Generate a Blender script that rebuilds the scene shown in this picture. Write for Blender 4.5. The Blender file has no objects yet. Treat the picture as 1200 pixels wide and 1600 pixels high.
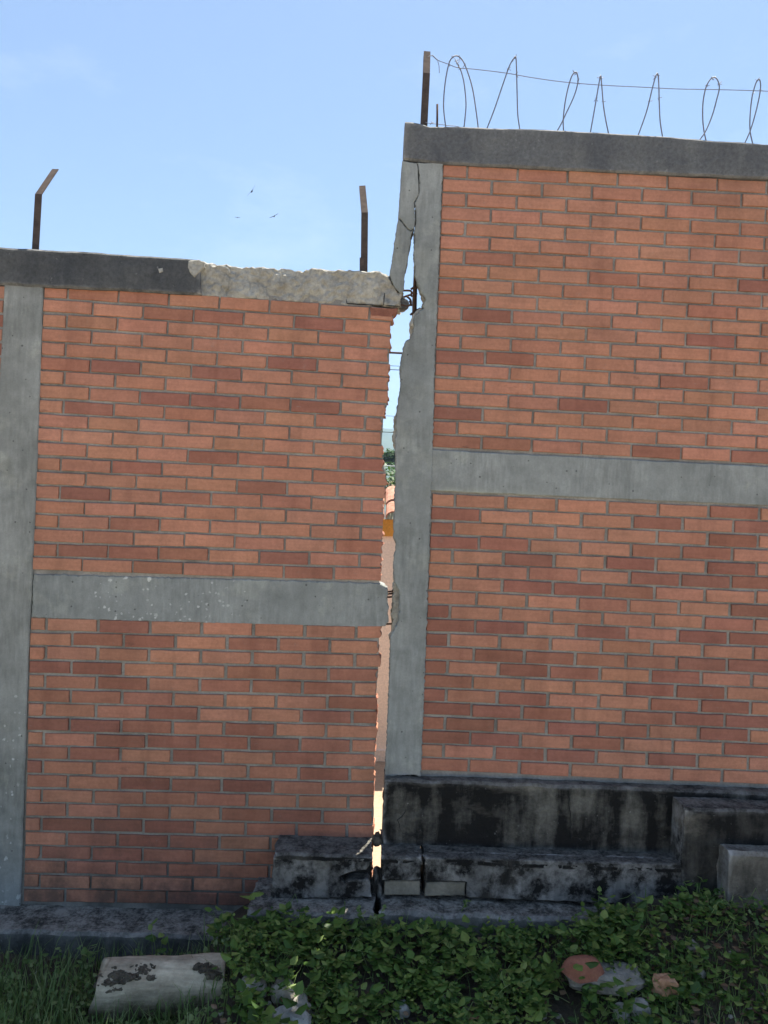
import bpy, bmesh, math, random
import numpy as np
from mathutils import Vector, Matrix, noise, geometry

random.seed(7)
R_ = math.radians
SC = bpy.context.scene
COL = SC.collection

# ------------------------------------------------------------------ camera
EYE = 2.12
CAM_D = 3.7834
PITCH, YAW, ROLL = -0.0039, -0.0154, -0.0409
ROT = Matrix.Rotation(YAW, 3, 'Z') @ Matrix.Rotation(PITCH, 3, 'X') @ Matrix.Rotation(ROLL, 3, 'Y')
cam_d = bpy.data.cameras.new('camera')
cam_d.sensor_fit = 'HORIZONTAL'; cam_d.sensor_width = 36.0; cam_d.lens = 36.0
cam_d.clip_start = 0.05; cam_d.clip_end = 9000
cam = bpy.data.objects.new('camera', cam_d); COL.objects.link(cam)
right, fwd, up = ROT.col[0], ROT.col[1], ROT.col[2]
m3 = Matrix((right, up, -fwd)).transposed()
cam.matrix_world = Matrix.Translation((0, -CAM_D, EYE)) @ m3.to_4x4()
SC.camera = cam

# ------------------------------------------------------------------ sky, sun, exposure
SUN_EL, SUN_AZ = R_(72), R_(22)          # azimuth measured from +Y (behind the wall) towards +X
world = bpy.data.worlds.new('World'); SC.world = world; world.use_nodes = True
wn = world.node_tree; wn.nodes.clear()
sky = wn.nodes.new('ShaderNodeTexSky'); sky.sky_type = 'NISHITA'; sky.sun_disc = False
sky.sun_elevation = SUN_EL; sky.sun_rotation = SUN_AZ
sky.altitude = 300; sky.air_density = 1.0; sky.dust_density = 0.8; sky.ozone_density = 3.2
bgn = wn.nodes.new('ShaderNodeBackground'); bgn.inputs['Strength'].default_value = 0.066
wo = wn.nodes.new('ShaderNodeOutputWorld')
# faint thin cloud wisps, the same all over the dome
tcw = wn.nodes.new('ShaderNodeTexCoord'); mpw = wn.nodes.new('ShaderNodeMapping')
mpw.inputs['Scale'].default_value = (2.0, 2.0, 5.0)
nzw = wn.nodes.new('ShaderNodeTexNoise'); nzw.inputs['Scale'].default_value = 1.7
nzw.inputs['Detail'].default_value = 8; nzw.inputs['Roughness'].default_value = 0.62
rpw = wn.nodes.new('ShaderNodeValToRGB')
rpw.color_ramp.elements[0].position = 0.56; rpw.color_ramp.elements[0].color = (0, 0, 0, 1)
rpw.color_ramp.elements[1].position = 0.8; rpw.color_ramp.elements[1].color = (0.22, 0.22, 0.22, 1)
mxw = wn.nodes.new('ShaderNodeMix'); mxw.data_type = 'RGBA'
mxw.inputs[7].default_value = (6.3, 6.6, 7.0, 1)
wn.links.new(tcw.outputs['Generated'], mpw.inputs['Vector'])
wn.links.new(mpw.outputs['Vector'], nzw.inputs['Vector'])
wn.links.new(nzw.outputs['Fac'], rpw.inputs['Fac'])
wn.links.new(rpw.outputs['Color'], mxw.inputs[0])
wn.links.new(sky.outputs['Color'], mxw.inputs[6])
wn.links.new(mxw.outputs[2], bgn.inputs['Color'])
wn.links.new(bgn.outputs['Background'], wo.inputs['Surface'])

sun_d = bpy.data.lights.new('sun', 'SUN'); sun_d.energy = 5.0; sun_d.angle = R_(0.53); sun_d.color = (1.0, 0.95, 0.87)
sun = bpy.data.objects.new('sun', sun_d); COL.objects.link(sun)
sdir = Vector((math.sin(SUN_AZ) * math.cos(SUN_EL), math.cos(SUN_AZ) * math.cos(SUN_EL), math.sin(SUN_EL)))
sun.location = sdir * 30
sun.rotation_euler = sdir.to_track_quat('Z', 'Y').to_euler()

vs = SC.view_settings
vs.view_transform = 'Standard'; vs.look = 'None'; vs.exposure = 1.5; vs.gamma = 1.0; vs.use_curve_mapping = False
vs.use_white_balance = True; vs.white_balance_temperature = 6650; vs.white_balance_tint = 6     # camera set for open shade

# ------------------------------------------------------------------ survey: photo point -> place on an upright plane at depth y
def W(px, py, y=0.0):
    d = ROT @ Vector(((px - 600) / 1200.0, 1.0, (800 - py) / 1200.0))
    t = (CAM_D + y) / d.y
    return Vector((d.x * t, y, EYE + d.z * t))
def WL(pts, y=0.0):
    return [(lambda p: (p.x, p.z))(W(a, b, y)) for a, b in pts]
def ss(a, b, x):
    t = min(1, max(0, (x - a) / (b - a))); return t * t * (3 - 2 * t)
def lerp_poly(pts):
    pts = sorted(pts)
    xs = [p[0] for p in pts]; zs = [p[1] for p in pts]
    return lambda x: float(np.interp(x, xs, zs))

# ------------------------------------------------------------------ materials
MATS = {}
class NT:
    def __init__(s, name):
        s.m = bpy.data.materials.new(name); s.m.use_nodes = True
        s.t = s.m.node_tree; s.t.nodes.clear()
        s.out = s.t.nodes.new('ShaderNodeOutputMaterial')
        s.b = s.t.nodes.new('ShaderNodeBsdfPrincipled')
        s.t.links.new(s.b.outputs[0], s.out.inputs['Surface'])
        s.b.inputs['Roughness'].default_value = 0.9
        s.b.inputs['Specular IOR Level'].default_value = 0.25
        s.geo = s.t.nodes.new('ShaderNodeNewGeometry')
        MATS[name] = s.m
    def n(s, typ, **kw):
        o = s.t.nodes.new(typ)
        for k, v in kw.items(): setattr(o, k, v)
        return o
    def l(s, a, b): s.t.links.new(a, b)
    def pos(s, scale=(1, 1, 1), rot=(0, 0, 0), loc=(0, 0, 0), src=None):
        mp = s.n('ShaderNodeMapping')
        mp.inputs['Scale'].default_value = scale; mp.inputs['Rotation'].default_value = rot; mp.inputs['Location'].default_value = loc
        s.l(src or s.geo.outputs['Position'], mp.inputs['Vector']); return mp.outputs[0]
    def noise(s, scale, detail=5, rough=0.6, vec=None, dist=0.0):
        o = s.n('ShaderNodeTexNoise'); o.inputs['Scale'].default_value = scale; o.inputs['Detail'].default_value = detail
        o.inputs['Roughness'].default_value = rough; o.inputs['Distortion'].default_value = dist
        s.l(vec or s.geo.outputs['Position'], o.inputs['Vector']); return o.outputs['Fac']
    def voro(s, scale, vec=None, feature='F1'):
        o = s.n('ShaderNodeTexVoronoi'); o.feature = feature; o.inputs['Scale'].default_value = scale
        s.l(vec or s.geo.outputs['Position'], o.inputs['Vector']); return o
    def ramp(s, fac, *stops):
        o = s.n('ShaderNodeValToRGB'); e = o.color_ramp.elements
        while len(e) < len(stops): e.new(0.5)
        for el, (p, c) in zip(e, stops):
            el.position = p; el.color = (c, c, c, 1) if isinstance(c, (int, float)) else (*c, 1)
        s.l(fac, o.inputs['Fac']); return o.outputs['Color']
    def mix(s, fac, a, b, mode='MIX'):
        o = s.n('ShaderNodeMix'); o.data_type = 'RGBA'; o.blend_type = mode
        for k, (sock, v) in enumerate(((o.inputs[0], fac), (o.inputs[6], a), (o.inputs[7], b))):
            if isinstance(v, (int, float)): sock.default_value = v if k == 0 else (v, v, v, 1)
            elif isinstance(v, tuple): sock.default_value = (*v, 1)
            else: s.l(v, sock)
        return o.outputs[2]
    def math(s, op, a, b=0.0, clamp=False):
        o = s.n('ShaderNodeMath'); o.operation = op; o.use_clamp = clamp
        for sock, v in ((o.inputs[0], a), (o.inputs[1], b)):
            if isinstance(v, (int, float)): sock.default_value = v
            else: s.l(v, sock)
        return o.outputs[0]
    def sep(s):
        o = s.n('ShaderNodeSeparateXYZ'); s.l(s.geo.outputs['Position'], o.inputs[0]); return o.outputs
    def range(s, v, a, b, c=0.0, d=1.0):
        o = s.n('ShaderNodeMapRange'); o.interpolation_type = 'SMOOTHSTEP'
        s.l(v, o.inputs[0])
        for i, q in enumerate((a, b, c, d)): o.inputs[1 + i].default_value = q
        return o.outputs[0]
    def color(s, c):
        if isinstance(c, tuple): s.b.inputs['Base Color'].default_value = (*c, 1)
        else: s.l(c, s.b.inputs['Base Color'])
    def bump(s, h, strength=0.3, dist=0.01):
        o = s.n('ShaderNodeBump'); o.inputs['Strength'].default_value = strength; o.inputs['Distance'].default_value = dist
        s.l(h, o.inputs['Height']); s.l(o.outputs[0], s.b.inputs['Normal'])

def mk_brick():
    s = NT('brick_clay')
    oi = s.n('ShaderNodeObjectInfo')
    fine = s.noise(55, 4, 0.7)
    cloud = s.noise(9, 4, 0.6)
    streak = s.noise(1.0, 4, 0.6, s.pos((5, 5, 60)))
    c = s.mix(0.5, oi.outputs['Color'], s.ramp(cloud, (0.3, 0.72), (0.5, 1.0), (0.72, 1.22)), 'MULTIPLY')
    c = s.mix(0.55, c, s.ramp(fine, (0.3, 0.75), (0.7, 1.2)), 'MULTIPLY')
    c = s.mix(0.35, c, s.ramp(streak, (0.35, 0.8), (0.65, 1.15)), 'MULTIPLY')
    # fired flash marks and soot with their own shape
    soot = s.ramp(s.noise(4.5, 6, 0.65, s.pos((1, 1, 2.2), loc=(3, 0, 1))), (0.66, 0.0), (0.76, 0.75))
    c = s.mix(soot, c, (0.07, 0.045, 0.038))
    # dusty lime bloom / mortar smears
    lime = s.ramp(s.noise(13, 6, 0.72, s.pos(loc=(7, 2, 5))), (0.62, 0.0), (0.78, 0.5))
    c = s.mix(lime, c, (0.34, 0.27, 0.23))
    z = s.sep()[2]
    damp = s.math('MULTIPLY', s.range(z, 0.75, 0.12), s.ramp(s.noise(5.0, 6, 0.7, s.pos((1, 1, .8), loc=(9, 1, 1))), (0.42, 0.0), (0.62, 0.75)))
    c = s.mix(damp, c, (0.075, 0.055, 0.044))
    rain = s.ramp(s.noise(1.0, 6, 0.6, s.pos((7, 5, .45), loc=(3, 3, 0))), (0.52, 0.0), (0.72, 0.55))
    c = s.mix(rain, c, s.mix(1.0, c, (0.62, 0.58, 0.58), 'MULTIPLY'))
    blot = s.ramp(s.noise(1.3, 5, 0.6, s.pos(loc=(1, 7, 2))), (0.3, 0.82), (0.5, 1.0), (0.7, 1.16))
    c = s.mix(0.8, c, blot, 'MULTIPLY')
    smear = s.ramp(s.noise(22, 6, 0.75, s.pos((1, 1, 2.5), loc=(1, 2, 5))), (0.63, 0.0), (0.70, 0.55))
    c = s.mix(smear, c, (0.27, 0.245, 0.215))
    s.color(c)
    s.bump(s.math('ADD', s.math('ADD', s.math('MULTIPLY', fine, 0.6), s.math('MULTIPLY', streak, 0.5)), s.noise(240, 2, 0.6)), 0.5, 0.003)
def mk_brick_stuff():
    s = NT('brick_clay_course')
    ri = s.geo.outputs['Random Per Island']
    base = s.ramp(ri, (0.0, (0.24, 0.1, 0.073)), (0.25, (0.3, 0.13, 0.09)), (0.36, (0.38, 0.185, 0.125)), (1.0, (0.45, 0.23, 0.152)))
    c = s.mix(0.5, base, s.ramp(s.noise(9, 4, 0.6), (0.3, 0.72), (0.72, 1.22)), 'MULTIPLY')
    c = s.mix(0.5, c, s.ramp(s.noise(55, 4, 0.7), (0.3, 0.75), (0.7, 1.2)), 'MULTIPLY')
    s.color(c); s.bump(s.noise(180, 3, 0.6), 0.3, 0.002)
def mk_mortar():
    s = NT('mortar')
    a = s.noise(6, 5, 0.6); b = s.noise(90, 4, 0.7)
    c = s.mix(s.ramp(a, (0.35, 0.0), (0.65, 1.0)), (0.20, 0.188, 0.168), (0.35, 0.33, 0.295))
    c = s.mix(0.6, c, s.ramp(b, (0.3, 0.7), (0.7, 1.25)), 'MULTIPLY')
    z = s.sep()[2]
    damp = s.math('MULTIPLY', s.range(z, 0.9, 0.15), s.ramp(s.noise(3.0, 4), (0.42, 0.0), (0.58, 0.8)))
    c = s.mix(damp, c, (0.055, 0.055, 0.05))
    s.color(c); s.bump(b, 0.6, 0.004)
def mk_concrete(name, base1, base2, splat=None, lime=None):
    s = NT(name)
    big = s.noise(2.3, 5, 0.6)
    mid = s.noise(11, 5, 0.65)
    strokes = s.noise(1.0, 4, 0.55, s.pos((60, 20, 9), (0, R_(24), 0)))
    strokes2 = s.noise(1.0, 3, 0.55, s.pos((26, 10, 3.2), (0, R_(31), 0), (2, 1, 4)))
    fine = s.noise(130, 3, 0.7)
    c = s.mix(s.ramp(big, (0.33, 0.0), (0.66, 1.0)), base1, base2)
    c = s.mix(0.6, c, s.ramp(mid, (0.28, 0.7), (0.72, 1.25)), 'MULTIPLY')
    msk = s.ramp(s.noise(3.1, 3, 0.5, s.pos(loc=(4, 4, 1))), (0.38, 0.15), (0.62, 0.9))
    c = s.mix(msk, c, s.mix(0.75, c, s.ramp(strokes, (0.38, 0.82), (0.62, 1.12)), 'MULTIPLY'))
    c = s.mix(0.35, c, s.ramp(strokes2, (0.35, 0.85), (0.65, 1.12)), 'MULTIPLY')
    c = s.mix(0.35, c, s.ramp(fine, (0.3, 0.75), (0.7, 1.2)), 'MULTIPLY')
    x, y, z = s.sep()
    if splat:
        for sc, th, regs in splat:
            v = s.voro(sc)
            rnd = s.n('ShaderNodeSeparateColor'); s.l(v.outputs['Color'], rnd.inputs[0])
            rad = s.math('MULTIPLY', s.math('SUBTRACT', rnd.outputs[0], th), 0.8)
            dot = s.math('LESS_THAN', s.math('ADD', v.outputs['Distance'], s.math('MULTIPLY', s.math('SUBTRACT', s.noise(70, 4, 0.7), 0.5), 0.9)), rad)
            tot = None
            for (x0, x1, z0, z1) in regs:
                r = s.math('MULTIPLY', s.math('MULTIPLY', s.range(x, x0 - .05, x0 + .1), s.range(x, x1 + .1, x1 - .12)),
                           s.math('MULTIPLY', s.range(z, z0 - .05, z0 + .06), s.range(z, z1 + .05, z1 - .06)))
                tot = r if tot is None else s.math('MAXIMUM', tot, r)
            thin = s.math('GREATER_THAN', s.math('ADD', tot, s.math('MULTIPLY', rnd.outputs[1], 0.7)), 0.9)
            c = s.mix(s.math('MULTIPLY', s.math('MULTIPLY', dot, thin), s.math('ADD', s.math('MULTIPLY', rnd.outputs[2], 0.45), 0.25)), c, (0.6, 0.6, 0.58))
    if lime:
        x0, x1, z0, z1 = lime
        r = s.math('MULTIPLY', s.math('MULTIPLY', s.range(x, x0 - .02, x0 + .06), s.range(x, x1 + .1, x1 - .2)),
                   s.math('MULTIPLY', s.range(z, z0 - .02, z0 + .005), s.range(z, z1 + .03, z1 - .03)))
        r = s.math('MULTIPLY', r, s.ramp(s.noise(14, 5, 0.6), (0.35, 0.2), (0.6, 1.0)))
        c = s.mix(s.math('MULTIPLY', r, 0.85), c, (0.44, 0.44, 0.36))
    pit = s.voro(42); pr = s.n('ShaderNodeSeparateColor'); s.l(pit.outputs['Color'], pr.inputs[0])
    pits = s.math('MULTIPLY', s.math('LESS_THAN', pit.outputs['Distance'], s.math('MULTIPLY', s.math('SUBTRACT', pr.outputs[0], 0.8), 1.1)), 0.7)
    c = s.mix(pits, c, (0.05, 0.05, 0.047))
    patch = s.ramp(s.noise(4.2, 6, 0.7, s.pos(loc=(8, 2, 3))), (0.56, 0.0), (0.62, 0.5))
    c = s.mix(patch, c, s.mix(1.0, c, (1.32, 1.3, 1.22), 'MULTIPLY'))
    dirt = s.ramp(s.noise(3.3, 7, 0.7, s.pos(loc=(1, 5, 9))), (0.56, 0.0), (0.7, 0.55))
    c = s.mix(dirt, c, s.mix(1.0, c, (0.55, 0.56, 0.53), 'MULTIPLY'))
    # weather stains from the top: dark runs with their own shape
    runs = s.ramp(s.noise(1.0, 5, 0.6, s.pos((13, 6, 0.9), loc=(1, 3, 0))), (0.58, 0.0), (0.8, 0.4))
    c = s.mix(s.math('MULTIPLY', runs, 0.6), c, (0.085, 0.09, 0.09))
    s.color(c)
    s.b.inputs['Roughness'].default_value = 0.8
    h = s.math('ADD', s.math('MULTIPLY', strokes, 1.0), s.math('ADD', s.math('MULTIPLY', fine, 0.4), s.math('MULTIPLY', mid, 0.7)))
    s.bump(h, 0.45, 0.006)
def mk_mould(name, black, grey, tan, lo, hi, tanlo=0.56, tops=0.5, loc=(0, 0, 0)):
    s = NT(name)
    n1 = s.noise(2.6, 7, 0.68, s.pos((1, 1, 1.5), loc=loc))
    drips = s.noise(1.0, 5, 0.6, s.pos((9, 9, 1.6), loc=loc))
    spk = s.noise(60, 4, 0.75)
    f = s.math('ADD', s.math('MULTIPLY', n1, 0.5), s.math('MULTIPLY', drips, 0.5))
    c = s.mix(s.ramp(f, (lo, 0.0), (hi, 1.0)), black, grey)
    t = s.ramp(s.noise(1.6, 6, 0.6, s.pos((0.7, 1, 1.7), loc=(loc[0] + 5, 3, 8))), (tanlo, 0.0), (tanlo + 0.16, 0.85))
    c = s.mix(t, c, tan)
    c = s.mix(0.7, c, s.ramp(spk, (0.28, 0.55), (0.72, 1.35)), 'MULTIPLY')
    lich = s.ramp(s.noise(34, 6, 0.7, s.pos(loc=(2, 9, 4))), (0.64, 0.0), (0.72, 0.7))
    up = s.n('ShaderNodeSeparateXYZ'); s.l(s.geo.outputs['Normal'], up.inputs[0])
    # dust and lichen settle on level faces and rubbed arrises
    lev = s.range(up.outputs[2], 0.45, 0.95)
    c = s.mix(s.math('MULTIPLY', lev, tops), c, s.mix(s.ramp(s.math('ADD', s.math('MULTIPLY', s.noise(12, 6, 0.7), .6), s.math('MULTIPLY', spk, .4)), (0.42, 0.0), (0.58, 1.0)), (0.04, 0.037, 0.032), (0.29, 0.27, 0.235)))
    c = s.mix(s.math('MULTIPLY', lich, 0.75), c, (0.36, 0.36, 0.34))
    edge = s.math('MULTIPLY', s.range(s.geo.outputs['Pointiness'], 0.52, 0.6), s.ramp(s.noise(9, 6, 0.7, s.pos(loc=(6, 6, 6))), (0.42, 0.0), (0.6, 0.8)))
    c = s.mix(edge, c, (0.4, 0.39, 0.37))
    s.color(c); s.b.inputs['Roughness'].default_value = 0.85
    s.bump(s.math('ADD', spk, s.math('MULTIPLY', s.noise(18, 5, 0.7), 1.5)), 0.6, 0.008)
def mk_simple(name, c1, c2, scale=8, bump=0.3, bscale=80, dist=0.005, rough=0.9, metal=0.0):
    s = NT(name)
    c = s.mix(s.ramp(s.noise(scale, 6, 0.65), (0.33, 0.0), (0.67, 1.0)), c1, c2)
    c = s.mix(0.5, c, s.ramp(s.noise(bscale, 4, 0.7), (0.3, 0.65), (0.7, 1.3)), 'MULTIPLY')
    s.color(c); s.b.inputs['Roughness'].default_value = rough; s.b.inputs['Metallic'].default_value = metal
    s.bump(s.noise(bscale, 5, 0.7), bump, dist)
def mk_broken():
    s = NT('broken_concrete')
    a = s.noise(7, 7, 0.7); b = s.noise(45, 6, 0.75)
    v = s.voro(38).outputs['Distance']
    c = s.mix(s.ramp(a, (0.33, 0.0), (0.66, 1.0)), (0.28, 0.26, 0.22), (0.5, 0.475, 0.415))
    c = s.mix(0.75, c, s.ramp(b, (0.28, 0.55), (0.72, 1.35)), 'MULTIPLY')
    c = s.mix(s.ramp(s.noise(23, 5, 0.7, s.pos(loc=(3, 3, 3))), (0.66, 0.0), (0.74, 0.8)), c, (0.09, 0.085, 0.075))
    s.color(c); s.bump(s.math('ADD', b, s.math('MULTIPLY', v, -0.6)), 0.9, 0.012)
def mk_leaf(name, cols, trans=0.35):
    s = NT(name)
    ri = s.geo.outputs['Random Per Island']
    c = s.ramp(ri, *[(i / (len(cols) - 1), q) for i, q in enumerate(cols)])
    c = s.mix(0.5, c, s.ramp(s.noise(40, 3), (0.3, 0.75), (0.7, 1.2)), 'MULTIPLY')
    s.color(c); s.b.inputs['Roughness'].default_value = 0.5; s.b.inputs['Specular IOR Level'].default_value = 0.35
    tr = s.n('ShaderNodeBsdfTranslucent'); s.l(c, tr.inputs['Color'])
    mx = s.n('ShaderNodeMixShader'); mx.inputs[0].default_value = trans
    s.l(s.b.outputs[0], mx.inputs[1]); s.l(tr.outputs[0], mx.inputs[2]); s.l(mx.outputs[0], s.out.inputs['Surface'])

def build_materials():
    mk_brick(); mk_brick_stuff(); mk_mortar(); mk_broken()
    g1, g2 = (0.205, 0.215, 0.205), (0.30, 0.31, 0.295)
    mk_concrete('concrete_grey', g1, g2)
    mk_concrete('concrete_splashed', g1, g2, splat=[(26, 0.62, [(-1.35, -0.55, 1.5, 1.8)]), (48, 0.58, [(-1.4, -0.6, 1.5, 1.82)]),
                                                     ])
    mk_concrete('concrete_pillar_splashed', (0.19, 0.195, 0.18), (0.31, 0.315, 0.295), splat=[(17, 0.62, [(-1.95, -1.64, 0.1, 0.85)]), (40, 0.6, [(-1.9, -1.6, 0.05, 1.2)])])
    mk_concrete('concrete_limed', g1, g2, lime=(0.27, 0.86, 2.195, 2.225))
    mk_mould('mould_coping', (0.05, 0.053, 0.058), (0.125, 0.125, 0.12), (0.2, 0.19, 0.17), 0.36, 0.7, 0.72, 0.5)
    mk_mould('mould_coping_pale', (0.09, 0.093, 0.1), (0.17, 0.17, 0.165), (0.22, 0.21, 0.19), 0.36, 0.66, 0.7, 0.4, (3, 0, 1))
    mk_mould('mould_black', (0.009, 0.0085, 0.008), (0.13, 0.123, 0.105), (0.28, 0.255, 0.21), 0.485, 0.61, 0.58, 0.45)
    mk_mould('mould_step', (0.008, 0.0078, 0.0075), (0.085, 0.08, 0.07), (0.26, 0.235, 0.195), 0.48, 0.66, 0.60, 0.5, (4, 2, 7))
    mk_mould('mould_ledge', (0.02, 0.022, 0.02), (0.15, 0.148, 0.135), (0.24, 0.225, 0.195), 0.36, 0.62, 0.56, 0.9, (2, 0, 4))
    mk_mould('mould_pale', (0.03, 0.028, 0.024), (0.17, 0.155, 0.13), (0.30, 0.265, 0.21), 0.38, 0.58, 0.5, 0.6, (8, 1, 2))
    mk_simple('strip_plaster', (0.13, 0.12, 0.095), (0.26, 0.24, 0.195), 9, 0.4, 60)
    mk_simple('void_dark', (0.012, 0.012, 0.012), (0.03, 0.03, 0.028), 20, 0.6, 60)
    mk_simple('rusty_steel', (0.06, 0.048, 0.044), (0.10, 0.078, 0.068), 25, 0.3, 120, 0.002, 1.0)
    MATS['rusty_steel'].node_tree.nodes['Principled BSDF'].inputs['Specular IOR Level'].default_value = 0.02
    mk_simple('rebar_rust', (0.05, 0.028, 0.02), (0.11, 0.06, 0.04), 40, 0.5, 200, 0.002, 0.85)
    mk_simple('galvanised_wire', (0.17, 0.17, 0.19), (0.26, 0.26, 0.29), 40, 0.1, 200, 0.001, 0.6, 0.3)
    mk_simple('cable_black', (0.03, 0.03, 0.032), (0.05, 0.05, 0.05), 10, 0.1, 80)
    mk_simple('cable_white', (0.6, 0.6, 0.6), (0.7, 0.7, 0.7), 10, 0.1, 80)
    mk_simple('pink_paint', (0.84, 0.67, 0.57), (0.87, 0.7, 0.6), 2.2, 0.2, 60)
    mk_simple('orange_paint', (0.58, 0.26, 0.05), (0.66, 0.31, 0.07), 5, 0.2, 60)
    mk_simple('roof_clay', (0.26, 0.10, 0.06), (0.46, 0.27, 0.2), 14, 0.4, 60)
    mk_simple('pale_yard', (0.32, 0.225, 0.155), (0.40, 0.285, 0.2), 1.2, 0.3, 40)
    mk_simple('bounce_ground', (0.44, 0.37, 0.29), (0.54, 0.47, 0.38), 0.8, 0.5, 30, 0.02)  # pale tone of the added ground that throws light back at the wall
    mk_simple('soil', (0.035, 0.028, 0.02), (0.10, 0.08, 0.055), 6, 0.9, 50, 0.02)
    mk_simple('hill_forest', (0.045, 0.075, 0.04), (0.085, 0.12, 0.06), 0.01, 0.5, 0.03, 8)
    mk_simple('stone_white', (0.22, 0.215, 0.195), (0.40, 0.39, 0.36), 16, 0.6, 70, 0.006)
    mk_simple('stone_grey', (0.17, 0.155, 0.13), (0.36, 0.33, 0.28), 12, 0.7, 60, 0.008)
    mk_simple('terracotta', (0.2, 0.075, 0.05), (0.30, 0.13, 0.085), 20, 0.4, 90, 0.003)
    mk_simple('terracotta_pale', (0.34, 0.18, 0.10), (0.44, 0.25, 0.15), 20, 0.4, 90, 0.003)
    mk_simple('fungus_dark', (0.04, 0.033, 0.025), (0.15, 0.125, 0.09), 40, 1.0, 90, 0.01)
    mk_simple('feather_black', (0.012, 0.012, 0.014), (0.03, 0.03, 0.03), 5, 0.1, 40)
    s = NT('old_wood')
    gr = s.noise(1.0, 6, 0.6, s.pos((6, 55, 55)))
    bl = s.noise(9, 6, 0.7)
    c = s.mix(s.ramp(bl, (0.32, 0.0), (0.66, 1.0)), (0.25, 0.2, 0.14), (0.52, 0.45, 0.33))
    c = s.mix(0.7, c, s.ramp(gr, (0.3, 0.6), (0.7, 1.3)), 'MULTIPLY')
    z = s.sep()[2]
    low_shade = s.math('MULTIPLY', s.range(z, 0.19, 0.05), s.ramp(s.noise(13, 6, 0.7), (0.33, 0.35), (0.6, 0.95)))  # shade of the log's round underside painted into the wood, broken by noise
    c = s.mix(low_shade, c, (0.055, 0.05, 0.03))
    s.color(c); s.bump(s.math('ADD', gr, bl), 0.6, 0.008)
    mk_leaf('leaf_creeper', [(0.04, 0.085, 0.018), (0.065, 0.135, 0.026), (0.105, 0.19, 0.038), (0.16, 0.24, 0.052), (0.24, 0.3, 0.085)])
    mk_leaf('leaf_grass', [(0.08, 0.14, 0.035), (0.12, 0.2, 0.055), (0.17, 0.25, 0.08), (0.25, 0.3, 0.13)])
    mk_leaf('leaf_yellow', [(0.07, 0.13, 0.02), (0.12, 0.19, 0.03), (0.18, 0.25, 0.05), (0.24, 0.27, 0.08)])
    mk_leaf('leaf_sprig', [(0.09, 0.18, 0.02), (0.15, 0.26, 0.03)], 0.45)
    mk_leaf('leaf_litter', [(0.10, 0.055, 0.03), (0.17, 0.10, 0.055), (0.22, 0.15, 0.09), (0.09, 0.06, 0.04)], 0.1)
    mk_leaf('leaf_tree', [(0.03, 0.07, 0.02), (0.06, 0.12, 0.03), (0.09, 0.17, 0.045)])
build_materials()

# ------------------------------------------------------------------ helpers
def link_mesh(name, verts, faces, mat, parent=None, smooth=False):
    me = bpy.data.meshes.new(name); me.from_pydata([tuple(v) for v in verts], [], faces); me.update()
    if mat: me.materials.append(MATS[mat])
    if smooth: me.polygons.foreach_set('use_smooth', [True] * len(me.polygons))
    return link_obj(name, me, parent)
def link_obj(name, me, parent=None):
    o = bpy.data.objects.new(name, me); COL.objects.link(o)
    if parent: attach(o, parent)
    return o
def root_off(o):
    v = Vector((0, 0, 0))
    while o is not None:
        v = v + o.location; o = o.parent if o.parent is None else None
    return v
def attach(o, parent):
    o.parent = parent
    # children keep their surveyed position: parents are never rotated
    base = parent.location.copy() if parent.parent is None else Vector((0, 0, 0))
    o.matrix_parent_inverse = Matrix.Translation(-base)
def thing(name, label, cat, loc, group=None):
    o = bpy.data.objects.new(name, None); o.empty_display_size = 0.1; COL.objects.link(o)
    o.location = loc; tag(o, label, cat, group); return o
def tag(o, label=None, cat=None, group=None, kind=None):
    if label: o['label'] = label
    if cat: o['category'] = cat
    if group: o['group'] = group
    if kind: o['kind'] = kind
    return o
def nv(p, f, a, seed=0.0):
    return noise.noise_vector(Vector((p[0] * f + seed, p[1] * f + seed * 1.7, p[2] * f - seed))) * a

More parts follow.
